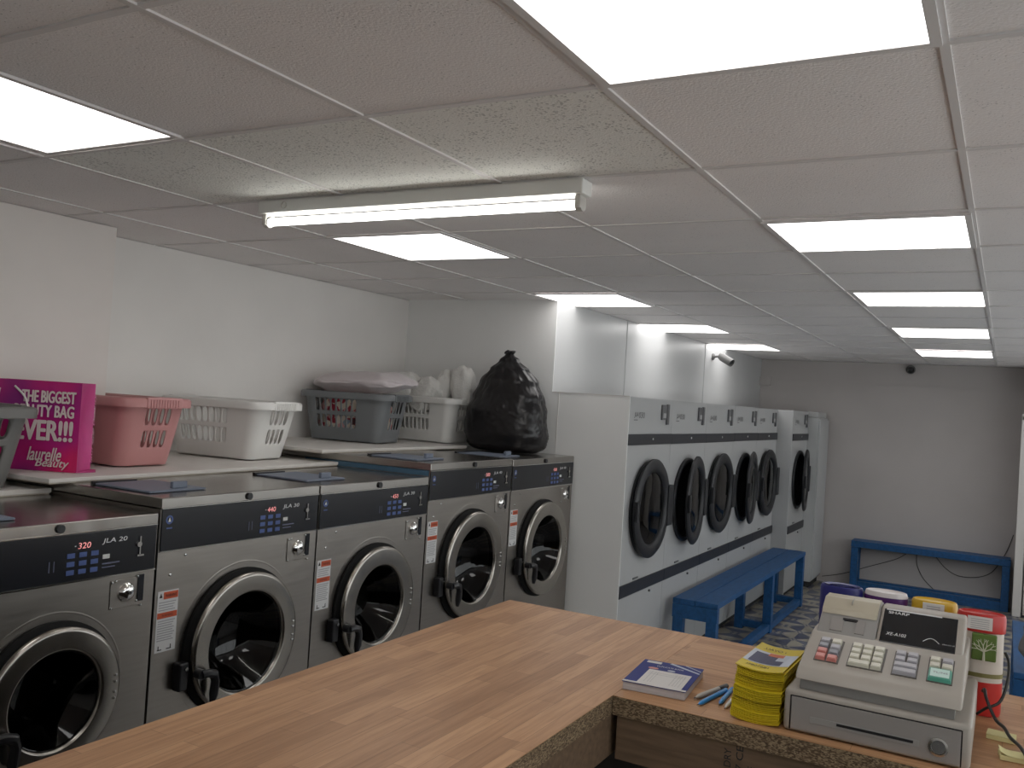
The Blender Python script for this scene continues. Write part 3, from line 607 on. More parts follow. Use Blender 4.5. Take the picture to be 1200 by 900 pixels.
# soft lumps
def lump(name, m, loc, size, rz, label, cat, seed=0, amp=.12, freq=2.2, pw=2.0, group=None, fine=.03, sub=4, tilt=(0, 0)):
    bm = bmesh.new(); bmesh.ops.create_icosphere(bm, subdivisions=sub, radius=1)
    off = Vector((seed*7.3, seed*3.1, seed*1.7))
    for v in bm.verts:
        d = v.co.normalized(); e = 2/pw
        p = Vector([math.copysign(abs(c)**e, c) for c in d])
        k = 1+amp*noise.noise(d*freq+off)+fine*noise.noise(d*freq*4+off)
        v.co = Vector((p.x*size[0]*k, p.y*size[1]*k, p.z*size[2]*k))
    bmesh.ops.rotate(bm, cent=(0, 0, 0), matrix=Matrix.Rotation(tilt[0], 3, 'X') @ Matrix.Rotation(tilt[1], 3, 'Y'), verts=bm.verts[:])
    q = MB(); q.b.free(); q.b = bm
    o = q.build(name, m, None, smooth=True, angle=180); o.matrix_basis = Matrix.Translation(loc) @ Matrix.Rotation(rz, 4, 'Z')
    return tagit(o, label, cat, group)
lump('laundry_bundle', M['laundry'], (3.985, 3.235, BZ3+.13), (.118, .200, .112), .17, 'bundle of red and cream floral washing inside the dark grey basket', 'laundry', 1, .04, pw=4.5)
pl = lump('pillow', M['pillow'], (4.06, 3.245, BZ3+.335), (.225, .29, .062), .12, 'pale pink pillow lying on the dark grey basket', 'pillow', 4, .10, 1.8, pw=2.9, fine=.02, tilt=(-.05, -.06), sub=5)
for v in pl.data.vertices:                               # pinch towards the seam at the pillow's edge
    r = max(abs(v.co.x)/.225, abs(v.co.y)/.29); v.co.z *= 1-.75*max(0, min(1, (r-.45)/.55))**1.6
    v.co.z += .012*noise.noise(v.co*14)
tw = [((4.50, 3.30, BZ3+.32), (.085, .12, .10), .3, 'rounded white towel at the back left of the heaped basket', (0, .3)),
      ((4.52, 3.13, BZ3+.285), (.075, .085, .11), .1, 'white towel sloping down in front of the heaped basket', (.5, .2)),
      ((4.60, 3.05, BZ3+.33), (.07, .055, .12), .2, 'upright rolled white towel in the middle of the heaped basket', (.1, .1)),
      ((4.63, 2.93, BZ3+.345), (.085, .072, .13), .2, 'tall folded white towel nearest the black bin bag', (-.2, .1)),
      ((4.66, 3.25, BZ3+.29), (.07, .12, .105), .0, 'white towel at the rear of the heaped basket by the wall', (.1, -.1))]
for k, (l, s, r, lab, tl) in enumerate(tw): lump('towel', M['towel'], l, s, r, lab, 'towel', 11+k, .14, 2.4, pw=2.8, group='white towels in the heaped basket', fine=.06, tilt=tl)
lump('folded_cloth', M['towel'], (4.60, 3.15, BZ3+.115), (.10, .17, .105), .02, 'white washing packed in the lower part of the heaped basket', 'laundry', 31, .03, pw=4.5)
lump('dark_garment', M['dark_cloth'], (1.505, 2.955, BZ1+.115), (.17, .085, .10), 0, 'dark clothing inside the grey basket at far left', 'laundry', 21, .05, pw=4)
# bin bag
bm = bmesh.new(); bmesh.ops.create_icosphere(bm, subdivisions=6, radius=1)
for v in bm.verts:
    d = v.co.normalized(); h = (d.z+1)/2
    a = math.atan2(d.y, d.x)
    keys = [(0, .86), (.05, .98), (.15, 1.04), (.35, 1.0), (.50, .90), (.66, .74), (.80, .50), (.89, .26), (.945, .11), (.96, .085), (.98, .15), (1.0, .10)]
    hh = 1-math.acos(max(-1, min(1, d.z)))/math.pi
    for (p0, r0), (p1, r1) in zip(keys, keys[1:]):
        if p0 <= hh <= p1: f = (hh-p0)/(p1-p0); f = f*f*(3-2*f); rr = r0+(r1-r0)*f; break
    rr *= math.sqrt(max(0, hh)/.02) if hh < .02 else 1
    fold = 0
    if hh > .5: fold = .05*math.sin(a*9+3*noise.noise(Vector((a, hh*3, 1))))*min(1, (hh-.5)*3)*(1 if hh < .95 else 2.5)
    big = .11*noise.noise(Vector((math.cos(a)*1.3, math.sin(a)*1.3, hh*2.2+5)))
    cr = .055*(abs(noise.noise(Vector((math.cos(a)*4, math.sin(a)*4, hh*6))))-.2)+.03*abs(noise.noise(Vector((math.cos(a)*9, math.sin(a)*9, hh*16+3))))
    sq = 1/ (abs(math.cos(a))**3.2+abs(math.sin(a))**3.2)**(1/3.2)
    r2 = rr*(sq*.95+big+cr+fold)
    z = hh**.92*.60 if hh > .02 else 0
    if hh > .955: z += .025*noise.noise(Vector((a*2, 3, 3)))
    sh = -.03 if hh > .9 else 0
    v.co = Vector((math.cos(a)*r2*.172, math.sin(a)*r2*.245 + .02*hh, z + .008*noise.noise(Vector((a*3, hh*9, 0)))*(hh > .05)))
q = MB(); q.b.free(); q.b = bm
o = q.build('bin_bag', M['bin'], None, smooth=True, angle=180); o.matrix_basis = Matrix.Translation((4.63, 2.60, 1.4285))
tagit(o, 'tied black plastic bin bag standing on the last washers', 'bin bag')
# magenta carrier bag
A, B, D = Vector((1.825, 3.12, 0)), Vector((1.972, 2.818, 0)), Vector((2.08, 2.895, 0)); E2 = A + (D-B)
zb = BZ2+.001; hb = .312; ctr = (A+B+D+E2)/4
t = thing('carrier_bag', 'magenta and pink carrier bag with large white slogan', 'bag', (ctr.x, ctr.y, zb))
def wall(p, q_, mbo, bulge, nrm, n1=10, n2=10, zt=hb, slump=0.):
    g = [[None]*(n2+1) for _ in range(n1+1)]
    for i in range(n1+1):
        for j in range(n2+1):
            u, v = i/n1, j/n2; c = p.lerp(q_, u); k = bulge*math.sin(math.pi*u)*math.sin(math.pi*(.15+.8*v)) + .003*noise.noise(Vector((u*4, v*5, p.x*9)))*(0 < u < 1)
            g[i][j] = mbo.b.verts.new((c.x+nrm.x*k, c.y+nrm.y*k, zb+v*zt+slump*(1-u)*v))
    for i in range(n1):
        for j in range(n2): mbo._f([g[i][j], g[i+1][j], g[i+1][j+1], g[i][j+1]])
nf = Vector(((B-A).y, -(B-A).x, 0)).normalized(); nf = -nf if nf.dot(Vector((-1, -1, 0))) < 0 else nf
ns = (B-A).normalized()
q = MB(); wall(A, B, q, .006, nf); wall(E2, D, q, -.004, nf); q.build('front_panel', M['bag'], t, smooth=True, angle=60)
q = MB(); wall(A, E2, q, .01, ns); q.build('gusset', M['bag_side'], t, smooth=True, angle=60)
q = MB(); wall(B, D, q, -.022, ns); q.prism([(B.x, B.y, zb), (D.x, D.y, zb), (D.x+ns.x*.02, D.y+ns.y*.02, zb), ((B+D).x/2+ns.x*.045, (B+D).y/2+ns.y*.045, zb)], (0, 0, .003)).build('gusset', M['bag_side'], t, smooth=True, angle=60)
fx = (B-A).normalized(); Lf = (B-A).length; up = Vector((0, 0, 1)); nn = fx.cross(up)
def ft(s, u0, u1, z0, z1, m='bag_text', **k): text(s, 'lettering', M[m], t, A+fx*(u0*Lf)+up*(zb+z0*hb)+nf*.0075, fx, up, (u1-u0)*Lf, (z1-z0)*hb, ext=.0012, **k)
ft('THE BIGGEST', .38, .955, .765, .895, offset=.045); ft('BEAUTY BAG', .31, .945, .605, .735, offset=.045); ft('EVER!!!', .34, .94, .345, .565, offset=.05)
ft('laurelle', .48, .84, .115, .265, shear=.3, offset=.02); ft('Beauty', .57, .93, .025, .14, shear=.3, offset=.02)
sx = (D-B).normalized(); ob = B+ns*.024+sx*.125
text('laurelle Beauty', 'lettering', M['bag_text2'], t, ob*1+up*(zb+.03)-sx*.04, up, -sx, .25, .03, ext=.0012, shear=.3)
MB().tube(smoothpath([A+fx*(u*Lf)+up*(zb+hb*v)+nf*d for u, v, d in ((.30, .93, .011), (.44, .80, .02), (.47, .62, .024), (.40, .42, .026), (.30, .33, .026), (.18, .36, .024), (.12, .6, .02), (.14, .9, .011))]), .0035, 6).build('handle', M['strap'], t, smooth=True)

# ------------------------------------------------------------------ benches
def bench(x0, x1, y0, y1, h, along, legs, label, loc, low_all=False):
    t = thing('bench', label, 'bench', loc)
    b = .068
    if along == 'x':
        ym = (y0+y1)/2
        for a, c in ((y0, ym-.002), (ym+.002, y1)): MB().box(x0, x1, a, c, h-.035, h, .004).build('seat_board', M['blue_paint'], t)
        for k, lx in enumerate(legs):
            for yy in (y0+.005, y1-.005-b): MB().box(lx, lx+b, yy, yy+b, .0, h-.036, .003).build('leg', M['blue_paint'], t)
            if k: MB().box(lx+.002, lx+b-.002, y0+.005+b, y1-.005-b, .02, .075, .003).build('stretcher', M['blue_paint'], t)
        MB().box(x0-.001, x0+.03, y0, y1, h-.125, h-.036, .003).build('apron', M['blue_paint'], t)
        for k in range(len(legs)-1): MB().box(legs[k]+b, legs[k+1], y0+.012, y0+b, .015, .07, .003).build('rail', M['blue_paint'], t)
    else:
        xm = (x0+x1)/2
        for a, c in ((x0, xm-.002), (xm+.002, x1)): MB().box(a, c, y0, y1, h-.065, h, .004).build('seat_board', M['blue_paint'], t)
        for yy in legs:
            for xx_ in (x0+.003, x1-.003-b): MB().box(xx_, xx_+b, yy, yy+b, 0, h-.066, .003).build('leg', M['blue_paint'], t)
            MB().box(x0+.003+b, x1-.003-b, yy+.004, yy+b-.004, .02, .075, .003).build('stretcher', M['blue_paint'], t)
        for xx_ in (x0+.003, x1-.003-b): MB().box(xx_+.004, xx_+b-.004, legs[0]+b, legs[-1], .0, .085, .003).build('rail', M['blue_paint'], t)
    return t
bench(5.69, 8.55, 1.57, 1.872, .5, 'x', [5.69, 7.27, 8.48], 'long blue painted bench in front of the dryers', (7.1, 1.72, 0))
bench(9.80, 10.02, -.088, 1.355, .5, 'y', [-.085, 1.284], 'blue painted bench against the end wall', (9.9, .63, 0))
bench(5.31, 6.73, -.40, -.085, .5, 'x', [5.31, 6.0, 6.66], 'blue painted bench at the right edge behind the counter', (6.0, -.24, 0))
lump('cloth_bag', M['grey_bag'], (5.40, -.24, .645), (.09, .13, .12), 0, 'grey cloth bag on the bench at the right edge', 'bag', 33, .15, pw=2.6)

# ------------------------------------------------------------------ counter
ZC = 1.12
t = thing('counter', 'L-shaped wooden counter with butcher block worktops', 'counter', (1.8, .7, 0))
def wtop(x0, x1, y0, y1, m):
    MB().box(x0, x1, y0, y1, ZC-.0015, ZC).build('worktop', m, t)
    MB().box(x0+.0003, x1-.0003, y0+.0003, y1-.0003, ZC-.041, ZC-.0016).build('chipboard_core', M['chip'], t)
wtop(-1.3, 2.42, .7105, 1.315, M['wood_x'])
wtop(1.795, 2.42, -1.7, .7095, M['wood_y'])
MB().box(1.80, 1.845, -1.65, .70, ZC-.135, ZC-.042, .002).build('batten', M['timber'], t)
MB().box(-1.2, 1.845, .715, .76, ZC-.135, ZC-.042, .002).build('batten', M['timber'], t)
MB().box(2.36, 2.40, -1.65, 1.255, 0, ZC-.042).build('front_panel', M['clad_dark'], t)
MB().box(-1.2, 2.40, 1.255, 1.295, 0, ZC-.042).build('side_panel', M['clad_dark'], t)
for s, yy, hh in (('C24 DRY', .452, .075), ('0107 CE', .428, .085), ('GRADE', .404, .05)):
    text(s, 'stamp', M['print_black'], t, (1.7995, yy, ZC-.128), (0, 0, 1), (0, 1, 0), hh, .014, ext=.0004)

# ------------------------------------------------------------------ cash register
t = thing('cash_register', 'cream electronic cash register with cash drawer on the counter', 'cash register', (2.0, .195, ZC))
dz0 = ZC+.002
base = MB().box(1.826, 2.185, .030, .361, dz0, ZC+.083, .008, seg=3).build('drawer_case', M['till'], t, smooth=True)
dw = MB().box(1.8235, 1.8275, .047, .346, dz0+.006, ZC+.070, .001).build('drawer_front', M['till_drawer'], t)
MB().box(1.8245, 1.8265, .0445, .0465, dz0+.004, ZC+.072).box(1.8245, 1.8265, .0465, .3465, ZC+.0705, ZC+.0725).box(1.8245, 1.8265, .3465, .3485, dz0+.004, ZC+.072).build('drawer_gap', M['black'], t)
MB().box(1.8225, 1.8236, .115, .31, ZC+.026, ZC+.038, .0004).build('pull_slot', M['till_grey'], dw)
MB().box(1.8215, 1.8224, .125, .26, ZC+.031, ZC+.036).build('slot_shadow', M['black'], dw)
MB().lathe([(.017, 0), (.017, -.003), (.013, -.004), (.0125, -.001), (.0, -.001)], (1.8235, .083, ZC+.034), (1, 0, 0), 28).build('lock', M['screw'], dw, smooth=True)
MB().lathe([(.0115, 0), (.0115, -.0015), (0, -.0015)], (1.8222, .083, ZC+.034), (1, 0, 0), 24).box(1.8195, 1.8208, .0815, .0845, ZC+.028, ZC+.040).build('lock_core', M['cctv'], dw)
def ex(pts, y0, y1, name, m, bev=.006, par=t):
    q = MB(); q.prism([(x, y0, z) for x, z in pts], (0, y1-y0, 0))
    bmesh.ops.recalc_face_normals(q.b, faces=q.b.faces[:])
    if bev: bmesh.ops.bevel(q.b, geom=q.b.edges[:], offset=bev, segments=3, profile=.5, affect='EDGES')
    return q.build(name, m, par, smooth=True, angle=40)
MB().box(1.842, 2.165, .060, .335, ZC+.0835, ZC+.104).build('neck', M['till_grey'], t)
ex([(1.826, ZC+.1045), (1.836, ZC+.1175), (1.850, ZC+.1255), (1.985, ZC+.168), (2.02, ZC+.172), (2.165, ZC+.172), (2.165, ZC+.1045)], .048, .343, 'keyboard_case', M['till'], .005)
# display and printer housing
ex([(1.985, ZC+.166), (2.083, ZC+.225), (2.125, ZC+.225), (2.16, ZC+.19), (2.165, ZC+.150), (2.02, ZC+.150)], .055, .2175, 'display_housing', M['till'], .006)
ex([(1.985, ZC+.166), (2.040, ZC+.198), (2.083, ZC+.225), (2.125, ZC+.225), (2.16, ZC+.19), (2.165, ZC+.150), (2.02, ZC+.150)], .218, .335, 'printer_case', M['till_grey'], .004)
sl = Vector((2.083-1.985, 0, .225-.166)).normalized(); nl = Vector((-sl.z, 0, sl.x)); S0 = Vector((1.985, 0, ZC+.166)); SL = math.hypot(.098, .059)
def onslope(u0, u1, y0, y1, name, m, h0=-.001, h1=.0012, bev=0, par=t):
    q = MB(); P = [S0+sl*(u*SL)+Vector((0, y, 0))+nl*h0 for u, y in ((u0, y0), (u1, y0), (u1, y1), (u0, y1))]
    q.prism(P, nl*(h1-h0)); bmesh.ops.recalc_face_normals(q.b, faces=q.b.faces[:])
    if bev: bmesh.ops.bevel(q.b, geom=q.b.edges[:], offset=bev, segments=2, profile=.5, affect='EDGES')
    return q.build(name, m, par)
win = onslope(.05, .93, .070, .211, 'display_window', M['till_dark'], bev=.001)
onslope(.895, .925, .10, .207, 'window_rim', M['print_white'], .0013, .0019, par=win)
Yl = Vector((0, -1, 0))
text('SHARP', 'lettering', M['print_white'], win, S0+sl*(.80*SL)+Vector((0, .202, 0))+nl*.0014, Yl, sl, .040, .008, ext=.0004, offset=.03)
text('XE-A102', 'lettering', M['print_white'], win, S0+sl*(.23*SL)+Vector((0, .200, 0))+nl*.0014, Yl, sl, .038, .009, ext=.0004, shear=.15, offset=.015)
MB().tube([S0+sl*((.22+.10*math.sin(math.pi*k/10))*SL)+Vector((0, .130-.03*k/10, 0))+nl*.0014 for k in range(11)], .0007, 5).build('swoosh', M['print_white'], win)
text('electronic till', 'lettering', M['coin_light'], win, S0+sl*(.21*SL)+Vector((0, .094, 0))+nl*.0014, Yl, sl, .022, .004, ext=.0003)
pc = ex([(2.038, ZC+.1985), (2.046, ZC+.209), (2.078, ZC+.2285), (2.122, ZC+.2285), (2.130, ZC+.221), (2.080, ZC+.2225)], .222, .334, 'printer_cover', M['till_cream'], .002)
MB().box(2.052, 2.09, .2745, .2752, ZC+.2205, ZC+.2295).build('cover_line', M['till_grey'], pc)
onslope(.12, .46, .285, .310, 'recess', M['till_drawer'], .0, .0016)
onslope(.12, .46, .242, .260, 'recess', M['till_drawer'], .0, .0016)
onslope(.42, .48, .258, .288, 'paper_slot', M['black'], .0, .0018)
# keys: rows run across the sloping keyboard
k0 = Vector((1.850, 0, ZC+.1262)); kd = Vector((1.985-1.850, 0, .168-.1255)); KL = kd.length; kd.normalize(); kn = Vector((-kd.z, 0, kd.x))
def key(u0, u1, y0, y1, m, h=.008):
    q = MB(); P = [k0+kd*u+Vector((0, y, 0)) for u, y in ((u0, y0), (u1, y0), (u1, y1), (u0, y1))]; Q = [k0+kd*(u+du)+Vector((0, y+dy, 0))+kn*h for u, y, du, dy in ((u0, y0, .002, .0015), (u1, y0, -.002, .0015), (u1, y1, -.002, -.0015), (u0, y1, .002, -.0015))]
    a = [q.b.verts.new(p) for p in P]; b_ = [q.b.verts.new(p) for p in Q]; q._f(b_); q._f(a[::-1])
    for i in range(4): q._f([a[i], a[(i+1) % 4], b_[(i+1) % 4], b_[i]])
    bmesh.ops.recalc_face_normals(q.b, faces=q.b.faces[:]); bmesh.ops.bevel(q.b, geom=[e for e in q.b.edges if all(v in b_ for v in e.verts)], offset=.0012, segments=2, affect='EDGES')
    return q.build('key', m, t, smooth=True, angle=30)
def bed(u0, u1, y0, y1):
    q = MB(); q.prism([k0+kd*u+Vector((0, y, 0))-kn*.001 for u, y in ((u0, y0), (u1, y0), (u1, y1), (u0, y1))], kn*.0016); q.build('key_bed', M['key_base'], t)
us = [.032+.021*i for i in range(4)]; kh = .0185
bed(.029, .117, .272, .319)
for c, cols in ((0, ('key_pink', 'key_pink', 'key_slate', 'key_grey')), (1, ('key_pink', 'key_slate', 'key_grey', 'key_cream'))):
    for u, m in zip(us, cols): y1 = .317-c*.022; key(u, u+kh, y1-.0195, y1, M[m])
bed(.029, .117, .190, .257)
for r in range(4):
    for c in range(3):
        if r == 0 and c == 1: continue
        y1 = .255-c*.021; w_ = .0405 if (r == 0 and c == 0) else .0195; key(us[r], us[r]+kh, y1-w_, y1, M['key_cream'])
bed(.029, .117, .129, .175)
for r in range(4):
    if r < 2: key(us[r], us[r]+kh, .131, .173, M['key_grey'])
    else:
        for c in range(2): y1 = .173-c*.0215; key(us[r], us[r]+kh, y1-.0195, y1, M['key_grey'])
bed(.029, .117, .068, .113)
g = key(us[0], us[1]+kh, .070, .111, M['key_green'])
mq = MB(); mq.prism([k0+kd*u+Vector((0, y, 0))+kn*.0082 for u, y in ((us[0]+.006, .074), (us[1]+kh-.006, .074), (us[1]+kh-.006, .107), (us[0]+.006, .107))], kn*.0006); mq.build('key_face', M['key_mint'], g)
text('TL/NS', 'lettering', M['key_slate'], g, k0+kd*(us[0]+.017)+Vector((0, .103, 0))+kn*.009, Yl, kd, .026, .006, ext=.0003)
for r in (2, 3):
    for c in range(2): y1 = .111-c*.0215; key(us[r], us[r]+kh, y1-.0195, y1, M['key_grey' if (r, c) == (3, 1) else 'key_cream'])

# ------------------------------------------------------------------ things on the counter
bz = ZC+.0005
t = thing('receipt_book', 'thick dark blue book with a white form on its cover', 'book', (1.948, .650, bz), math.radians(5.5))
MB().box(-.095, .095, -.0685, .0685, 0, .0172, .001).build('page_block', M['paper_edge'], t, local=True)
cv = MB().box(-.097, .097, -.07, .07, .0174, .0187).build('cover', M['cover_blue'], t, local=True)
fm = MB().box(-.090, .022, -.058, .040, .0190, .0196).box(-.097, -.088, -.07, .07, .0190, .0198).build('form_sheet', M['paper'], cv, local=True)
q = MB()
for yy in (.028, .020, .014, -.028, -.035, -.041, -.048): q.box(-.075, .008, yy-.0003, yy+.0003, .0197, .0199)
for xx_ in (.0, -.012): q.box(xx_, xx_+.0006, -.05, .034, .0197, .0199)
q.build('form_line', M['label_grey'], fm, local=True)
text('DUPLICATE BOOK', 'lettering', M['print_white'], cv, (.052, .030, .0188), (0, -1, 0), (1, 0, 0), .062, .009, ext=.0004, local=True)
MB().box(.074, .089, .026, .060, .0189, .0194).build('cover_sticker', M['paper'], cv, local=True)
MB().lathe([(0, 0), (.012, 0), (.012, .0005), (0, .0005)], (.035, .034, .0188), (0, 0, 1), 20, sx=.6).build('emblem', M['key_pink'], cv, local=True)
MB().lathe([(0, 0), (.009, 0), (.009, .0005), (0, .0005)], (.035, -.008, .0188), (0, 0, 1), 20, sx=.6).build('emblem', M['pale'], cv, local=True)
MB().prism([(.0965, .004, .0188), (.089, .008, .0188), (.046, -.069, .0188), (.053, -.0695, .0188)], (0, 0, .0005)).prism([(.0965, -.03, .0188), (.094, -.028, .0188), (.066, -.069, .0188), (.070, -.0695, .0188)], (0, 0, .0005)).build('cover_stripe', M['pale'], cv, local=True)
# leaflets
def leaf_mesh(w_, l_, th, sag):
    q = MB(); n = 8; V = []
    for j in range(n+1):
        y = -w_/2+w_*j/n; z = sag*(2*y/w_)**2
        V.append([q.b.verts.new((sx_, y, z+dz)) for sx_ in (-l_/2, l_/2) for dz in (0, th)])
    for a, b_ in zip(V, V[1:]):
        q._f([a[0], b_[0], b_[2], a[2]]); q._f([a[1], a[3], b_[3], b_[1]]); q._f([a[0], a[1], b_[1], b_[0]]); q._f([a[2], b_[2], b_[3], a[3]])
    for a in (V[0], V[-1]): q._f([a[0], a[2], a[3], a[1]])
    return q
NL = 34; step = .0030; proto = None
for i in range(NL):
    s = .004*(i/NL)
    k = i//7
    lx = 1.925+.016*i/NL+random.uniform(-.001, .001)+(0, .009, .001, .012, .005)[k]; ly = .417-.004*i/NL+random.uniform(-.001, .001)+(0, .005, -.002, .004, -.003)[k]; rz = random.uniform(-.008, .008)+(0, .03, -.015, .025, -.02)[k]
    if i < NL-1:
        if proto is None:
            proto = leaf_mesh(.096, .21, .0019, .006).build('leaflet', [M['yellow']], None, smooth=False); o = proto
        else:
            o = proto.copy(); C.objects.link(o)
        o.matrix_basis = Matrix.Translation((lx, ly, bz+.0004+i*step)) @ Matrix.Rotation(rz, 4, 'Z')
        tagit(o, 'plain edge of a yellow leaflet within the stack beside the till', 'leaflet', 'stack of yellow leaflets')
t = thing('leaflet', 'top yellow printed leaflet of the stack beside the till', 'leaflet', (1.942, .414, bz+.0008+(NL-1)*step), -.02, 'stack of yellow leaflets')
leaf_mesh(.096, .21, .0016, .006).build('sheet', M['yellow'], t, local=True)
def lz(y): return .006*(2*y/.096)**2+.0019
def strip(x0, x1, y0, y1, m, dz=0., name='printed_picture'):
    q = MB(); n = 6; prev = None
    for j in range(n+1):
        y = y0+(y1-y0)*j/n; c = [q.b.verts.new((x, y, lz(y)+dz)) for x in (x0, x1)]
        if prev: q._f([prev[0], c[0], c[1], prev[1]])
        prev = c
    q.build(name, M[m], t, local=True)
strip(-.055, .045, -.047, .047, 'pale'); strip(-.05, .03, -.010, .038, 'navy', .0003); strip(.018, .042, -.02, .012, 'orange', .0005); strip(-.05, -.012, -.028, -.006, 'navy', .0004)
text('LUAVO CO', 'lettering', M['print_black'], t, (.062, .036, .0044), (0, -1, -.05), (1, 0, 0), .068, .016, ext=.0003, local=True)
text('07807681710', 'lettering', M['print_black'], t, (-.082, .036, .0044), (0, -1, -.05), (1, 0, 0), .07, .012, ext=.0003, local=True)
# pens
def pen(a, b_, r, body, cap, label, capfrac=.3, tip=True):
    a = Vector((*a, bz+r)); b_ = Vector((*b_, bz+r)); d = (b_-a).normalized(); L_ = (b_-a).length
    t = thing('pen', label, 'pen', (a.x, a.y, bz), 0, 'pens lying beside the leaflets')
    MB().lathe([(0, 0), (r*.25, 0), (r*.95, .014), (r, .016), (r, L_*(1-capfrac)), (0, L_*(1-capfrac))], a, d, 14).build('barrel', M[body], t, smooth=True)
    MB().lathe([(0, 0), (r*1.05, 0), (r*1.05, L_*capfrac-.003), (r*.7, L_*capfrac), (0, L_*capfrac)], a+d*(L_*(1-capfrac)), d, 14).build('cap', M[cap], t, smooth=True)
    MB().cyl(a-d*.006, a+d*.003, .0008, r*.3, 8).build('tip', M['black'], t)
pen((1.882, .556), (2.012, .523), .0052, 'pen_grey', 'black', 'grey marker pen with a black cap beside the leaflets', .28)
pen((1.845, .538), (1.982, .516), .0048, 'pen_blue', 'pen_blue', 'bright blue pen in front of the grey marker', .35)
pen((1.878, .503), (2.00, .508), .0045, 'pen_blue', 'pen_blue', 'bright blue pen touching the leaflet stack', .35)
pen((1.862, .486), (1.985, .4905), .0042, 'pen_white', 'pen_white', 'white pen half hidden by the leaflet stack', .3)
# washing tubs behind the till
def tub(y0, y1, x, body, lid, label, hgt=.213, lidh=.03):
    cy = (y0+y1)/2; a = (y1-y0)/2; t = thing('detergent_tub', label, 'detergent tub', (x, cy, bz), 0, 'laundry product tubs behind the till'); n = 40
    MB().lathe([(0, 0), (a*.86, 0), (a*.92, .008), (a*.95, hgt*.5), (a*.93, hgt-lidh-.004), (0, hgt-lidh-.004)], (x, cy, bz), (0, 0, 1), n, sx=.62).build('tub_body', M[body], t, smooth=True)
    ld = MB().lathe([(0, hgt-lidh-.003), (a*.99, hgt-lidh-.003), (a, hgt-lidh), (a, hgt-.008), (a*.95, hgt-.001), (a*.9, hgt), (a*.82, hgt-.004), (0, hgt-.004)], (x, cy, bz), (0, 0, 1), n, sx=.62).build('tub_lid', M[lid], t, smooth=True)
    return t, ld, cy, a
t, l, cy, a = tub(.280, .378, 2.27, 'tub_pale', 'tub_blue', 'detergent tub with a dark blue open-topped lid behind the till', .222, .12)
MB().lathe([(a*.6, .2183), (a*.82, .2235), (a*.6, .2205)], (2.27, cy, bz), (0, 0, 1), 40, sx=.62).build('lid_ring', M['tub_blue'], l, smooth=True)
t, l, cy, a = tub(.183, .277, 2.27, 'tub_purple', 'tub_white', 'detergent tub with a white and purple lid behind the till', .224, .028)
MB().lathe([(a*1.005, .198), (a*1.02, .201), (a*1.02, .210), (a*1.005, .213)], (2.27, cy, bz), (0, 0, 1), 40, sx=.62).build('lid_band', M['tub_purple'], l, smooth=True)
t, l, cy, a = tub(.079, .175, 2.27, 'tub_yellow', 'tub_yellow', 'detergent tub with a yellow lid and white sticker', .220, .035)
st = MB().box(2.27-a*.62-.004, 2.27-a*.62-.001, cy-.022, cy+.022, bz+.188, bz+.217).build('sticker', M['paper'], l)
q = MB()
for k in range(4): q.box(2.27-a*.62-.0046, 2.27-a*.62-.0041, cy-.014, cy+.014, bz+.194+k*.005, bz+.196+k*.005)
q.build('sticker_print', M['label_grey'], st)
t, l, cy, a = tub(-.018, .078, 2.22, 'tub_pale', 'tub_red', 'white detergent tub with a red lid and a tree on a green label', .218, .036)
xf = 2.22-a*.60
st = MB().box(xf-.006, xf-.0025, cy-.022, cy+.026, bz+.186, bz+.213).build('sticker', M['paper'], l)
q = MB()
for k in range(5): q.box(xf-.0066, xf-.0061, cy-.016, cy+.02, bz+.189+k*.0045, bz+.1905+k*.0045)
q.build('sticker_print', M['label_grey'], st)
lb = MB().box(xf-.004, xf+.002, cy-.032, cy+.016, bz+.120, bz+.178, .003).build('label', M['green'], t)
q = MB(); yc = cy-.008
def twig(a0, b0, r): q.tube([(xf-.0045, yc+a0[0], bz+.120+a0[1]), (xf-.0045, yc+b0[0], bz+.120+b0[1])], [r, r*.6], 5)
twig((0, .001), (0, .022), .003)
def grow(p, ang, L_, r, dep):
    e = (p[0]+L_*math.sin(ang), p[1]+L_*math.cos(ang)); twig(p, e, r)
    if dep:
        for da in (-.45, .38): grow(e, ang+da, L_*.72, r*.66, dep-1)
for a_ in (-1.05, -.4, .15, .75, 1.2): grow((0, .02), a_, .0125, .0016, 2)
q.build('tree_print', M['tree'], lb)
MB().lathe([(a*.945, .083), (a*.965, .083), (a*.965, .092), (a*.945, .092)], (2.22, cy, bz), (0, 0, 1), 40, sx=.62, closed=True).build('olive_band', M['olive'], t)
MB().lathe([(a*.90, .0005), (a*.945, .008), (a*.962, .073), (a*.955, .073)], (2.22, cy, bz), (0, 0, 1), 40, sx=.62).build('base_band', M['tub_red'], t, smooth=True)
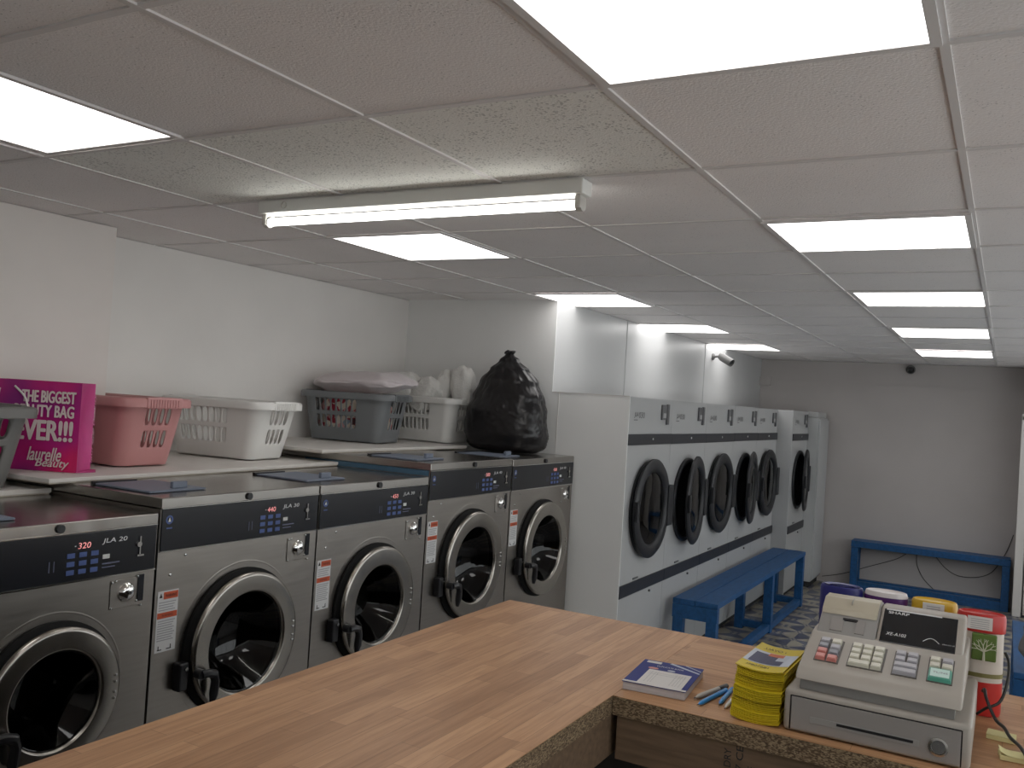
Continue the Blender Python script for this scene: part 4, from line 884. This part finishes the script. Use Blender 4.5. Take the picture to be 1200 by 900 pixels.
# sticky notes, cables, red wrapper
def pad(loc, rz, label, curl=False):
    t = thing('sticky_note_pad', label, 'sticky notes', loc, rz, 'yellow sticky note pads by the till')
    MB().box(-.019, .019, -.0255, .0255, 0, .009, .0006).build('pad', M['postit'], t, local=True)
    q = MB(); n = 8; pr = None
    for j in range(n+1):
        y = -.0255+.051*j/n; z = .0094+(.007*max(0, (y-.005)/.02)**2 if curl else .0006*j/n)
        c = [q.b.verts.new((x, y, z)) for x in (-.019, .019)]
        if pr: q._f([pr[0], c[0], c[1], pr[1]])
        pr = c
    q.build('top_sheet', M['postit'], t, local=True)
pad((2.065, -.018, bz), -.08, 'yellow sticky note pad right beside the till')
pad((1.955, -.040, bz), .1, 'yellow sticky note pad with curled top sheet, nearest the edge', True)
tagit(MB().tube(smoothpath([(2.175, .020, ZC+.06), (2.15, .016, ZC+.070), (2.12, .012, ZC+.06), (2.09, -.006, ZC+.03), (2.06, -.022, ZC+.025), (2.02, -.033, ZC+.020), (1.97, -.052, ZC+.018), (1.90, -.07, ZC+.006), (1.83, -.085, ZC+.006)]), .0034, 8).build('power_cable', M['cable'], None, smooth=True), 'black power cable curving from the back of the till over the sticky notes', 'cable')
tagit(MB().tube(smoothpath([(2.17, -.018, ZC+.150), (2.16, -.026, ZC+.13), (2.15, -.024, ZC+.09), (2.13, -.012, ZC+.055), (2.12, .012, ZC+.04), (2.13, .028, ZC+.022)]), .003, 8).build('thin_cable', M['cable'], None, smooth=True), 'thin black cable looping beside the red-lidded tub', 'cable')

# ------------------------------------------------------------------ security cameras and wires
t = thing('bullet_camera', 'grey bullet security camera on the wall above the dryers', 'security camera', (8.14, YD, 2.25))
MB().lathe([(0, 0), (.032, 0), (.032, .012), (.02, .02), (0, .02)], (8.14, YD-.0005, 2.25), (0, -1, 0), 20).build('base', M['cctv'], t, smooth=True)
MB().tube(smoothpath([(8.14, YD-.02, 2.25), (8.14, YD-.07, 2.255), (8.13, YD-.10, 2.245)]), .010).build('arm', M['cctv'], t, smooth=True)
ax = Vector((-.25, -.85, -.45)).normalized(); p0 = Vector((8.13, YD-.09, 2.25))
MB().lathe([(0, -.02), (.030, -.02), (.032, .0), (.032, .10), (.028, .105), (.0, .103)], p0, ax, 24).build('barrel', M['cctv'], t, smooth=True)
MB().lathe([(.036, .0), (.037, .0), (.037, .125), (.036, .125)], p0, ax, 24, closed=True).build('sunshade', M['cctv'], t, smooth=True)
MB().lathe([(0, .104), (.02, .104), (.02, .107), (0, .109)], p0, ax, 20).build('lens', M['cctv_dark'], t, smooth=True)
t = thing('dome_camera', 'small dark dome security camera high on the end wall', 'security camera', (XE, .90, 2.30))
MB().lathe([(0, 0), (.045, 0), (.045, .03), (.04, .035), (0, .035)], (XE-.0005, .90, 2.30), (-1, 0, 0), 24).build('base', M['cctv'], t, smooth=True)
MB().lathe([(.036, .034), (.034, .055), (.022, .075), (0, .082)], (XE, .90, 2.30), (-1, 0, -.25), 24).build('dome', M['cctv_dark'], t, smooth=True)
def wire(pts, label): tagit(MB().tube(smoothpath(pts), .004, 6).build('wall_cable', M['thin_wire'], None, smooth=True), label, 'cable', 'loose cables on the end wall')
xw = XE-.006
wire([(xw, 1.66, .05), (xw, 1.45, .11), (xw, 1.2, .22), (xw, .95, .33), (xw, .85, .40)], 'thin cable rising to the right along the end wall beside the cupboard')
wire([(xw, .75, .42), (xw, .74, .30), (xw, .68, .18), (xw, .60, .10), (xw, .55, .06)], 'thin cable dropping down behind the middle of the end bench')
wire([(xw, .58, .42), (xw, .48, .31), (xw, .36, .25), (xw, .2, .26), (xw, .08, .32), (xw, .0, .44), (xw, -.06, .58), (xw, -.10, .72)], 'thin cable sagging and then rising beside the door frame')
